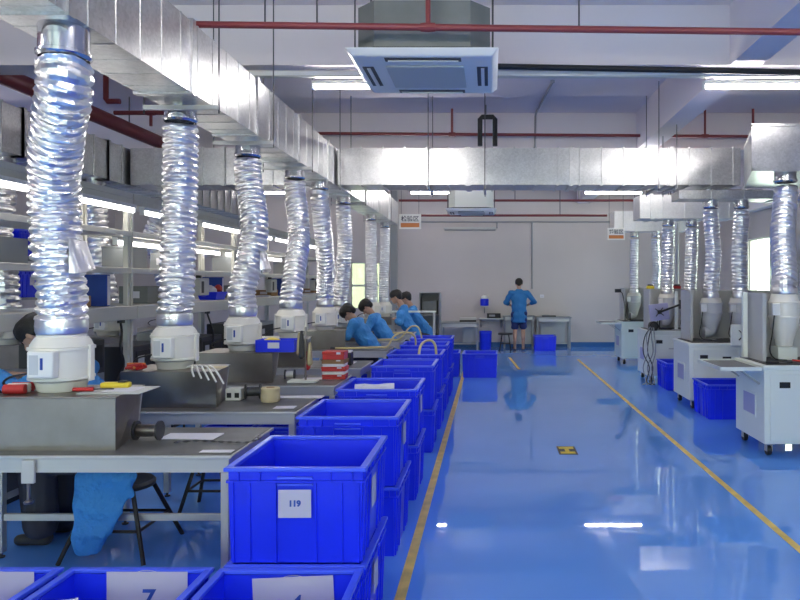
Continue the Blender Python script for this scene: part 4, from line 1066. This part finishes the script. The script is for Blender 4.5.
def conduit(label, pts, r=.013, cols=None):
    t = thing('conduit', label, 'conduit', (0,0,0)); MB().tube(pts, r, 8).build('tube', M_['cond'], t)
    e = Vector(pts[0]); 
    for q in (pts[0], pts[-1]): MB().lathe([(r*1.6,-.015),(r*1.6,.015)], 8, Matrix.Translation(Vector(q))).build('saddle', M_['cond'], t)
    return t
conduit('bent grey conduit from the ceiling down the third beam face', [(.80,8.54,4.13),(.70,10.1,4.13),(.695,10.18,4.10),(.69,10.185,3.62)], .016)
conduit('grey conduit dropping down the back wall to the standing worker', [(W(532,222,YB).x, YB-.021, 3.115), (W(532,222,YB).x, YB-.018, 1.47)], .02)
conduit('horizontal grey conduit along the top of the back wall', [(-1.9, YB-.022, 3.14), (5.2, YB-.022, 3.14)], .022)
conduit('thin conduit joining the unlit wall lamp to the wall run', [(W(497,222,YB).x, YB-.02, 3.115), (W(497,222,YB).x, YB-.02, 2.99)], .014)
pipe('pale vertical pipe rising between the third and fourth machines', [W(677,318,12.2), W(677,222,12.2)] if False else [(W(677,300,12.3).x, 12.3, .0), (W(677,300,12.3).x, 12.3, 2.9)], M_['white'], .03, name='riser_pipe')

# ------------------------------------------------------------------ hanging signs
def hsign(label, x0, x1, z0, z1, Y):
    t = thing('hanging_sign', label, 'sign', ((x0+x1)/2, Y, z0)); w = x1-x0; h = z1-z0
    Box(-w/2, w/2, 0, .02, 0, h).build('board', M_['white'], t, bevel=.004)
    Box(-w*.42, w*.42, -.004, -.0005, h*.12, h*.40).build('orange_bar', M_['orange'], t, bevel=.002)
    text('检验区', h*.40, M_['ink_dark'], t, (0,-.0015,h*.66), name='lettering', bold=.002)
    for x in (-w*.4, w*.4): MB().cyl((x,.01,h), (x,.01,ZC-z0-.002), .004, n=6).build('hanger_wire', M_['steel_dark'], t)
    return t
a, b = W(399,229,12.9), W(421,214,12.9); hsign('white hanging sign with orange bar by the end of the main duct', a.x, b.x, a.z, b.z, 12.9)
a, b = W(607.5,240,12.9), W(625,228,12.9); hsign('white hanging sign with orange bar over the farthest machine', a.x, b.x, a.z, b.z, 12.9)

# ------------------------------------------------------------------ clutter on the first benches
TT = .7545
def spool(label, loc, r, L, m, rz=0, name='wire_spool'):
    t = thing(name, label, 'spool', (loc[0], loc[1], loc[2]+r+.001), rz)
    X = Matrix.Rotation(HP,4,'Y')
    MB().lathe([(r*.62,-L/2+.008),(r*.66,0),(r*.62,L/2-.008)], 20, X).build('winding', m, t)
    for s in (-1, 1): MB().lathe([(r,s*L/2-.005),(r,s*L/2+.005)], 20, X).build('flange', M_['dark'], t)
    return t
spool('silver solder wire spool lying on the first bench beside the hood', (W(148,437,3.66).x, 3.66, TT), .052, .125, M_['steel'])
spool('black cable spool on the second bench by the beige roll', (W(253,400,4.95).x, 4.95, TT), .055, .10, M_['dark'], .2)
spool('small black and white spool on the third bench beside the hood', (W(289,377,5.95).x, 5.98, TT), .042, .08, M_['white'], .1)
bl = thing('tape_roll', 'beige round tape roll standing on the second bench', 'tape roll', (W(270,402,4.85).x, 4.86, TT))
MB().lathe([(.062,.0),(.066,.008),(.066,.052),(.064,.058),(.064,.066),(.066,.07),(.066,.095),(.060,.10)], 22).build('roll', M_['beige'], bl); MB().lathe([(.03,.1003),(.03,.1015)], 16).build('core', M_['carton'], bl)
def sheet(label, px, py, Y, w, d, rz, z=TT, m='paper', name='paper_sheet', k=1):
    t = thing(name, label, 'paper', (W(px,py,Y).x, Y, z+.001), rz)
    for i in range(k): Box(-w/2, w/2, -d/2, d/2, i*.0015, i*.0015+.001).build('sheet', M_[m], t, smooth=False, rot=(0,0,i*.03))
    return t
sheet('long white paper sheet on the first bench beside the solder spool', 192, 437, 3.74, .30, .14, -.05, k=3)
sheet('small white card at the front edge of the first bench', 217, 450, 3.41, .16, .05, .0, k=2)
sheet('white paper on the second bench behind the beige roll', 300, 398, 5.03, .34, .10, 0, k=3)
sheet('white paper strip at the aisle end of the second bench', 285, 408, 4.62, .14, .10, .05)
sheet('white paper sheet on the third bench before the tool stand', 322, 376, 6.0, .34, .12, .02, k=2)
ch = thing('chain', 'thin dark bead chain trailing over the aisle end of the first bench', 'chain', (0,0,0))
cp = spline([(-1.66,3.58,TT+.006),(-1.55,3.62,TT+.006),(-1.42,3.60,TT+.006),(-1.30,3.58,TT+.006),(-1.262,3.57,TT+.012),(-1.20,3.55,TT+.03)], 40)
MB().tube(cp, [.004+.0025*math.sin(i*1.6) for i in range(40)], 6).build('links', M_['steel_dark'], ch); MB().lathe([(.006,0),(.012,.01),(.006,.024)], 8, Matrix.Translation(cp[-1])).build('clasp', M_['steel'], ch)
wb = thing('parts_block', 'white block with two dark sockets beside the second hood', 'parts block', (W(235,402,4.93).x-.0, 4.93, TT))
Box(-.055,.055,-.04,.04,0,.085).build('block', M_['white'], wb, bevel=.004)
for x in (-.028, .028): Box(x-.016,x+.016,-.0415,-.0402,.02,.055).build('socket', M_['dark'], wb, smooth=False)
# on the first hood's top
HT = fan_base[0].z - .0013
def roll(t):
    for i,(m,y) in enumerate((('red',-.03),('white',.01),('red',.05))):
        X = Matrix.Translation((0,y,.026)) @ Matrix.Rotation(HP,4,'Y')
        MB().lathe([(.012,-.05),(.025,-.05),(.025,.05),(.012,.05)], 14, X).build('roll', M_[m], t)
small('tape_rolls_bundle', 'bundle of red and white tape rolls on the first hood beside the fan', 'tape rolls', (W(18,382,3.55).x, 3.55, HT), roll, .15)
tr_ = thing('tray_sheet', 'thin grey tray plate lying on the first hood by the fan', 'tray', (W(105,381,3.62).x+.075, 3.62, HT+.0005), .05)
Box(-.16,.16,-.12,.13,0,.006).build('plate', M_['grey_light'], tr_, bevel=.002); Box(-.06,.10,-.06,.08,.0065,.0085).build('paper', M_['paper'], tr_, smooth=False)
def screw(t):
    MB().cyl((-.07,0,.012),(.03,0,.012),.011,n=10).build('handle', M_['red'], t); MB().cyl((.0305,0,.012),(.13,0,.012),.0035,n=8).build('shaft', M_['steel_dark'], t)
small('screwdriver', 'red handled screwdriver on the grey tray of the first hood', 'screwdriver', (W(88,379,3.56).x, 3.555, HT+.0075), screw, .12)
def tapey(t):
    Box(-.075,.075,-.025,.025,0,.030).build('grip', M_['yellow'], t, bevel=.009); Box(.02,.055,-.027,.027,.0305,.038).build('blade_slot', M_['dark'], t, bevel=.002)
small('utility_knife', 'yellow plastic knife with black slot on the grey tray', 'knife', (W(117,375,3.70).x, 3.69, HT+.0075), tapey, .1)
# on the second hood
H2 = fan_base[1].z - .0013
def tangle(m):
    def f(t):
        q = random.Random(5); 
        for i in range(4):
            P = [(q.uniform(-.06,.06), q.uniform(-.03,.03), .012+q.uniform(0,.035)) for _ in range(8)]
            MB().tube(spline(P, 50), .009, 6).build('strand', M_[m if i else 'orange'], t)
    return f
small('cable_tangle', 'tangle of red cable heaped on the second hood before its fan', 'cables', (-2.415, 4.65, H2), tangle('red'))
def wires(t):
    for i in range(5):
        MB().tube(spline([(-.10+.03*i,.02,.014),(-.05+.03*i,-.02,.03),(-.01+.04*i,-.112,.012),(.01+.05*i,-.125,-.03-.012*i)], 16), .0065, 7).build('twist', M_['white'], t)
small('wire_bundle', 'bundle of white twisted wires hanging over the second hood edge', 'wires', (W(201,360,4.7).x, 4.69, H2), wires)
sheet('cream paper note lying on the second hood corner', 216, 357, 4.82, .14, .12, .1, z=H2, m='beige', k=2)
# blue tray on the third hood
H3 = fan_base[2].z - .0013
bt = thing('parts_tray', 'small blue open tray with white label on the third hood', 'tray', (-1.830, 5.91, H3+.001))
m = MB(); m.hexa([(-.15,-.09,0),(.15,-.09,0),(.15,.09,0),(-.15,.09,0)], [(-.165,-.105,.004),(.165,-.105,.004),(.165,.105,.004),(-.165,.105,.004)])
for (x0,x1,y_0,y_1) in ((-.165,.165,-.105,-.097),(-.165,.165,.097,.105),(-.165,-.157,-.097,.097),(.157,.165,-.097,.097)): m.box(x0,x1,y_0,y_1,.004,.105)
m.build('tub', M_['crate'], bt, smooth=False); Box(-.06,.04,-.1065,-.1055,.035,.085).build('paper_label', M_['paper'], bt, smooth=False)
def lump(mm, r):
    def f(t):
        MB().lathe([(r*.3,0),(r*.95,r*.25),(r,r*.5),(r*.75,r*.85),(r*.2,r)], 12).build('bundle', M_[mm], t); MB().lathe([(r*1.0,r*.42),(r*1.04,r*.5),(r*1.0,r*.58)], 12, cap=False).build('band', M_['paper'], t)
    return f
small('yarn_bundle', 'yellow bundle heaped in the blue tray on the third hood', 'bundle', (bt.location.x-.055, 5.91, H3+.035), lump('yellow', .085))
small('yarn_bundle', 'white bundle heaped in the blue tray on the third hood', 'bundle', (bt.location.x+.09, 5.91, H3+.035), lump('white', .055))
# third bench: tool stand and red boxes
ts = thing('tool_stand', 'upright steel stand hung with dark tools on the third bench', 'stand', (-1.574, 5.80, TT))
Box(-.13,.11,-.07,.07,.0005,.02).build('base_plate', M_['white_metal'], ts, bevel=.004); MB().cyl((.01,.0,.02),(.01,.0,.47),.009,n=10).build('rod', M_['steel'], ts)
for i,(dx,m,h0,h1) in enumerate(((-.05,'copper',.22,.42),(-.02,'dark',.20,.44),(.02,'red',.10,.26),(.05,'copper',.14,.34))): MB().lathe([(.01,0),(.026,.02),(.022,(h1-h0)*.6),(.01,h1-h0)], 10, Matrix.Translation((dx,-.02 if i%2 else .02,h0))).build('hanging_tool', M_[m], ts)
Box(-.07,.08,-.008,.008,.425,.437).build('cross_hook', M_['steel'], ts, smooth=False)
zc = TT+.001
for i,(h,mm,w) in enumerate(((.042,'red',.20),(.026,'white',.19),(.040,'red',.21),(.024,'paper',.19),(.036,'carton',.20),(.070,'red',.19))):
    t = thing('component_box', f'{("red","white","dark red","pale","brown","bright red")[i]} flat box, {ORD[i]} from below in the stack on the third bench', 'box', (W(336,370,6.05).x, 6.02, zc), tm.uniform(-.06,.06), 'boxes stacked on the third bench')
    Box(-w/2,w/2,-.075,.075,0,h*.62).build('box_base', M_[mm], t, bevel=.003); Box(-w/2-.003,w/2+.003,-.078,.078,h*.62+.0005,h).build('lid', M_[mm], t, bevel=.003)
    Box(w*.15,w*.34,-.0795,-.0782,h*.66,h*.94).build('paper_label', M_['paper'], t, smooth=False); zc += h + .0012
sheet('white sheet leaning flat on the fourth bench by the hood', 345, 352, 7.2, .22, .2, 0, m='paper', k=2)
pu = thing('meter_box', 'black meter with pale top at the aisle side of the fourth bench', 'instrument', (W(352,352,7.25).x, 7.02, TT))
Box(-.05,.05,-.06,.06,.0005,.13).build('case', M_['dark'], pu, bevel=.006); Box(-.045,.045,-.055,.055,.1305,.15).build('top', M_['white'], pu, bevel=.004)
# cream hoses on the far benches
def hoseline(label, pts, r=.012):
    t = thing('air_hose', label, 'hose', (0,0,0), 0, 'cream air hoses'); MB().tube(spline(pts, 40), r, 8).build('tube', M_['hose_y'], t)
    MB().lathe([(r*1.3,-.03),(r*1.3,.03)], 8, Matrix.Translation(Vector(pts[0])) @ Matrix.Rotation(HP,4,'Y')).build('fitting', M_['steel_dark'], t)
hoseline('cream hose lying across the fifth bench and arching into a crate', [(-1.98,8.62,TT+.02),(-1.7,8.62,TT+.02),(-1.4,8.62,TT+.03),(-1.29,8.62,TT+.04),(-1.2,8.65,.93),(-1.06,8.72,.97),(-.96,8.80,.90),(-.95,8.82,.72)])
hoseline('cream hose arching from the sixth bench into a crate', [(-1.75,9.82,TT+.02),(-1.45,9.82,TT+.03),(-1.29,9.82,TT+.04),(-1.14,9.84,.96),(-1.02,9.86,.95),(-.96,9.88,.72)])
hoseline('pale looped hose end sticking out of the fifth crate stack', [(-.80,7.62,.55),(-.78,7.62,.84),(-.74,7.66,.93),(-.66,7.70,.95),(-.61,7.74,.88),(-.60,7.76,.70)], .015)
hoseline('cream hose lying on the seventh bench', [(-1.9,11.30,TT+.02),(-1.6,11.28,TT+.02),(-1.35,11.30,TT+.02),(-1.28,11.32,TT+.02)])
# crumpled packets in the crates
def packet(label, loc, rz, w=.2, h=.16, tilt=.9):
    t = thing('crumpled_packet', label, 'packet', loc, rz)
    vs = []; fs = []; n = 9; q = random.Random(int(loc[0]*100))
    R = Matrix.Rotation(tilt, 4, 'X')
    for lay in (0, 1):
        for i in range(n):
            for j in range(n):
                e = min(i, j, n-1-i, n-1-j)
                vs.append(R @ Vector((w*(i/(n-1)-.5), h*(j/(n-1)), (.02 if lay else -.02)*min(1, e*.6) + q.uniform(-.008,.008) + .02*math.sin(i*1.1))))
    for i in range(n-1):
        for j in range(n-1):
            a = i*n+j; fs.append((a, a+n, a+n+1, a+1)); b = n*n; fs.append((b+a, b+a+1, b+a+n+1, b+a+n))
    MB().add(vs, fs).build('film', M_['paper'], t); Box(-w*.25,w*.2,-.012,.0,.05,.10).build('black_print', M_['dark'], t, smooth=False, rot=(tilt-HP,0,0), loc=(0,-.012,.02))
packet('crumpled white packet with dark print in the third crate stack', (-.86, 5.10, .445), .15, .30, .40, 1.25)
packet('crumpled white paper poking up inside the crate labelled 7', (-1.62, 2.55, .075), .5, .13, .31, 1.3)
# equipment at the tail of the bench row
dk = thing('equipment_cabinet', 'dark grey open cabinet behind the worker at the back of the bench row', 'cabinet', (-1.27, 14.95, 0))
m = MB(); m.box(-.22,.22,-.02,.0,.0,1.40); m.box(-.22,-.20,-.45,-.02,0,1.40); m.box(.20,.22,-.45,-.02,0,1.40); m.box(-.20,.20,-.45,-.02,1.38,1.40); m.box(-.2,.2,-.45,-.02,.06,.08); m.box(-.2,.2,-.45,-.02,.9,.92)
m.build('carcass', M_['grey'], dk, smooth=False); Box(-.15,.15,-.40,-.10,.9205,1.22).build('instrument', M_['body'], dk, bevel=.01); Box(-.18,.18,-.42,-.1,.0805,.5).build('lower_box', M_['dark'], dk, bevel=.01)
sb = thing('side_shelf', 'narrow pale shelf board on legs beside the dark cabinet', 'shelf', (-1.50, 12.66, 0))
Box(-.33,.50,-.0,.24,1.05,1.075).build('board', M_['white_metal'], sb, bevel=.003)
for x in (-.30,.47):
    for y in (.03,.21): Box(x-.015,x+.015,y-.015,y+.015,0,1.0495).build('leg', M_['alu'], sb, smooth=False)
# ------------------------------------------------------------------ furniture along the back wall
def wall_table(label, x0, x1, y0, y1, h, panel, drawers=False):
    t = thing('metal_table', label, 'table', (x0, y0, 0)); w = x1-x0; d = y1-y0
    Box(0,w,0,d,h-.03,h).build('tabletop', M_['grey'], t, bevel=.004)
    for x in (.02, w-.06):
        for y in (.02, d-.06): Box(x,x+.04,y,y+.04,0,h-.031).build('leg', M_['grey'], t, smooth=False)
    Box(.061,w-.061,.02,.05,h-.11,h-.031).build('front_rail', M_['alu'], t, smooth=False); Box(.061,w-.061,d-.05,d-.02,.08,.12).build('foot_rail', M_['alu'], t, smooth=False)
    if panel: Box(w*panel[0],w*panel[1],d-.08,d-.055,.13,h-.04).build('back_panel', M_['grey_light'], t, smooth=False)
    return t
x0 = W(440,323,16.2).x; x1 = W(479,323,16.2).x
wall_table('long low pale table against the back wall at the end of the benches', x0, x1, 16.2, 16.9, .66, (.55,.95))
wall_table('small grey table behind the standing worker at the back wall', W(503,316,16.6).x, W(535,316,16.6).x, 16.62, 17.0, .80, (.1,.9))
wall_table('grey metal framed table at the back wall beside the standing worker', W(536.5,317,16.5).x, W(572,317,16.5).x, 16.56, 17.0, .77, (.15,.85))
def flatbox(t): Box(-.2,.2,-.14,.14,0,.05).build('case', M_['dark'], t, bevel=.005); Box(-.2,.2,-.14,.14,.0505,.10).build('cover', M_['grey_light'], t, bevel=.005)
small('flat_instrument', 'flat dark instrument with pale cover on the long low wall table', 'instrument', (W(468,320,16.5).x, 16.5, .661), flatbox)
def keyb(t): Box(-.17,.17,-.08,.08,0,.03).build('base', M_['dark'], t, bevel=.004); Box(-.15,.0,-.06,.06,.0305,.045).build('pad', M_['grey'], t, bevel=.003)
small('flat_tool_tray', 'flat dark tool tray on the grey framed table at the back wall', 'tray', (W(549,316,16.7).x, 16.74, .771), keyb)
wb_ = thing('waste_bin', 'tall rounded blue waste bin at the back wall beside the low table', 'bin', (W(485.5,349,16.3).x, 16.35, 0))
MB().lathe([(.125,.0),(.135,.02),(.150,.42),(.155,.425),(.155,.445),(.14,.446),(.13,.03)], 24).build('tub', M_['crate'], wb_); MB().lathe([(.157,.40),(.160,.41),(.157,.42)], 24, cap=False).build('rim_band', M_['rim'], wb_)
sh = thing('wall_shelf', 'small white bracket shelf fixed to the back wall beside the worker', 'shelf', (W(489,322,16.9).x, YB-.001, .70))
Box(-.24,.36,-.30,0,0,.025).build('board', M_['white_metal'], sh, bevel=.003)
for x in (-.2,.3): MB().bar((x,-.005,-.20),(x,-.26,-.002),.02,.02).build('bracket', M_['grey'], sh, smooth=False)
def devi(t): Box(-.15,.19,-.07,.07,0,.12).build('case', M_['black'], t, bevel=.008); Box(-.10,.05,-.0715,-.0705,.04,.09).build('display', M_['grey'], t, smooth=False)
small('black_device', 'black boxy device on the small wall shelf', 'instrument', (sh.location.x+.10, YB-.14, .7255), devi)
def jar(t): MB().lathe([(.085,0),(.105,.01),(.105,.16),(.09,.18)], 18).build('pot', M_['crate'], t); MB().lathe([(.088,.1805),(.08,.24),(.03,.27)], 18).build('lid', M_['white'], t)
jj = small('wall_pot', 'blue pot with white domed lid on a high bracket at the back wall', 'pot', (W(484.5,308,16.9).x, YB-.13, 1.03), jar)
hb = thing('wall_bracket', 'small grey bracket carrying the blue pot on the back wall', 'bracket', (jj.location.x, YB-.001, 1.0)); Box(-.10,.10,-.24,0,0,.029).build('plate', M_['grey_light'], hb, smooth=False); MB().bar((0,-.004,-.15),(0,-.2,-.001),.02,.02).build('strut', M_['grey'], hb, smooth=False)
make_stool('black stool standing empty by the back wall tables', (W(505.5,349,15.9).x, 16.1, 0), .62)
make_stool('black stool standing empty under the second bench', (-1.95, 4.80, 0), .8)
nt_ = thing('wall_notice', 'small white notice fixed on the back wall beside the worker', 'notice', (W(542,297,YB).x, YB-.001, 1.26))
Box(-.05,.05,-.006,0,-.03,.05).build('card', M_['paper'], nt_, smooth=False); Box(-.03,.03,-.0075,-.0065,.0,.012).build('print', M_['ink_faint'], nt_, smooth=False)

# ------------------------------------------------------------------ camera, sky, render look
cam = bpy.data.cameras.new('camera'); co = bpy.data.objects.new('camera', cam); COL.objects.link(co)
co.location = (0, 0, CAMZ); co.rotation_euler = (PI/2, 0, 0)
cam.sensor_width = 36; cam.sensor_fit = 'HORIZONTAL'; cam.lens = 680/800*36
cam.shift_x = (400-489)/800; cam.shift_y = -(300-283)/800
cam.clip_start = .05; cam.clip_end = 100
S.camera = co
wd = bpy.data.worlds.new('sky'); S.world = wd; wd.use_nodes = True
wd.node_tree.nodes['Background'].inputs['Color'].default_value = (.93, 1, .95, 1); wd.node_tree.nodes['Background'].inputs['Strength'].default_value = 3.0
S.view_settings.view_transform = 'Standard'; S.view_settings.look = 'None'; S.view_settings.exposure = 1.16; S.view_settings.gamma = 1
S.view_settings.use_curve_mapping = False
S.cycles.use_denoising = True
S.cycles.max_bounces = 7; S.cycles.diffuse_bounces = 5; S.cycles.glossy_bounces = 4; S.cycles.transparent_max_bounces = 8
S.cycles.caustics_reflective = False; S.cycles.caustics_refractive = False; S.cycles.sample_clamp_indirect = 6
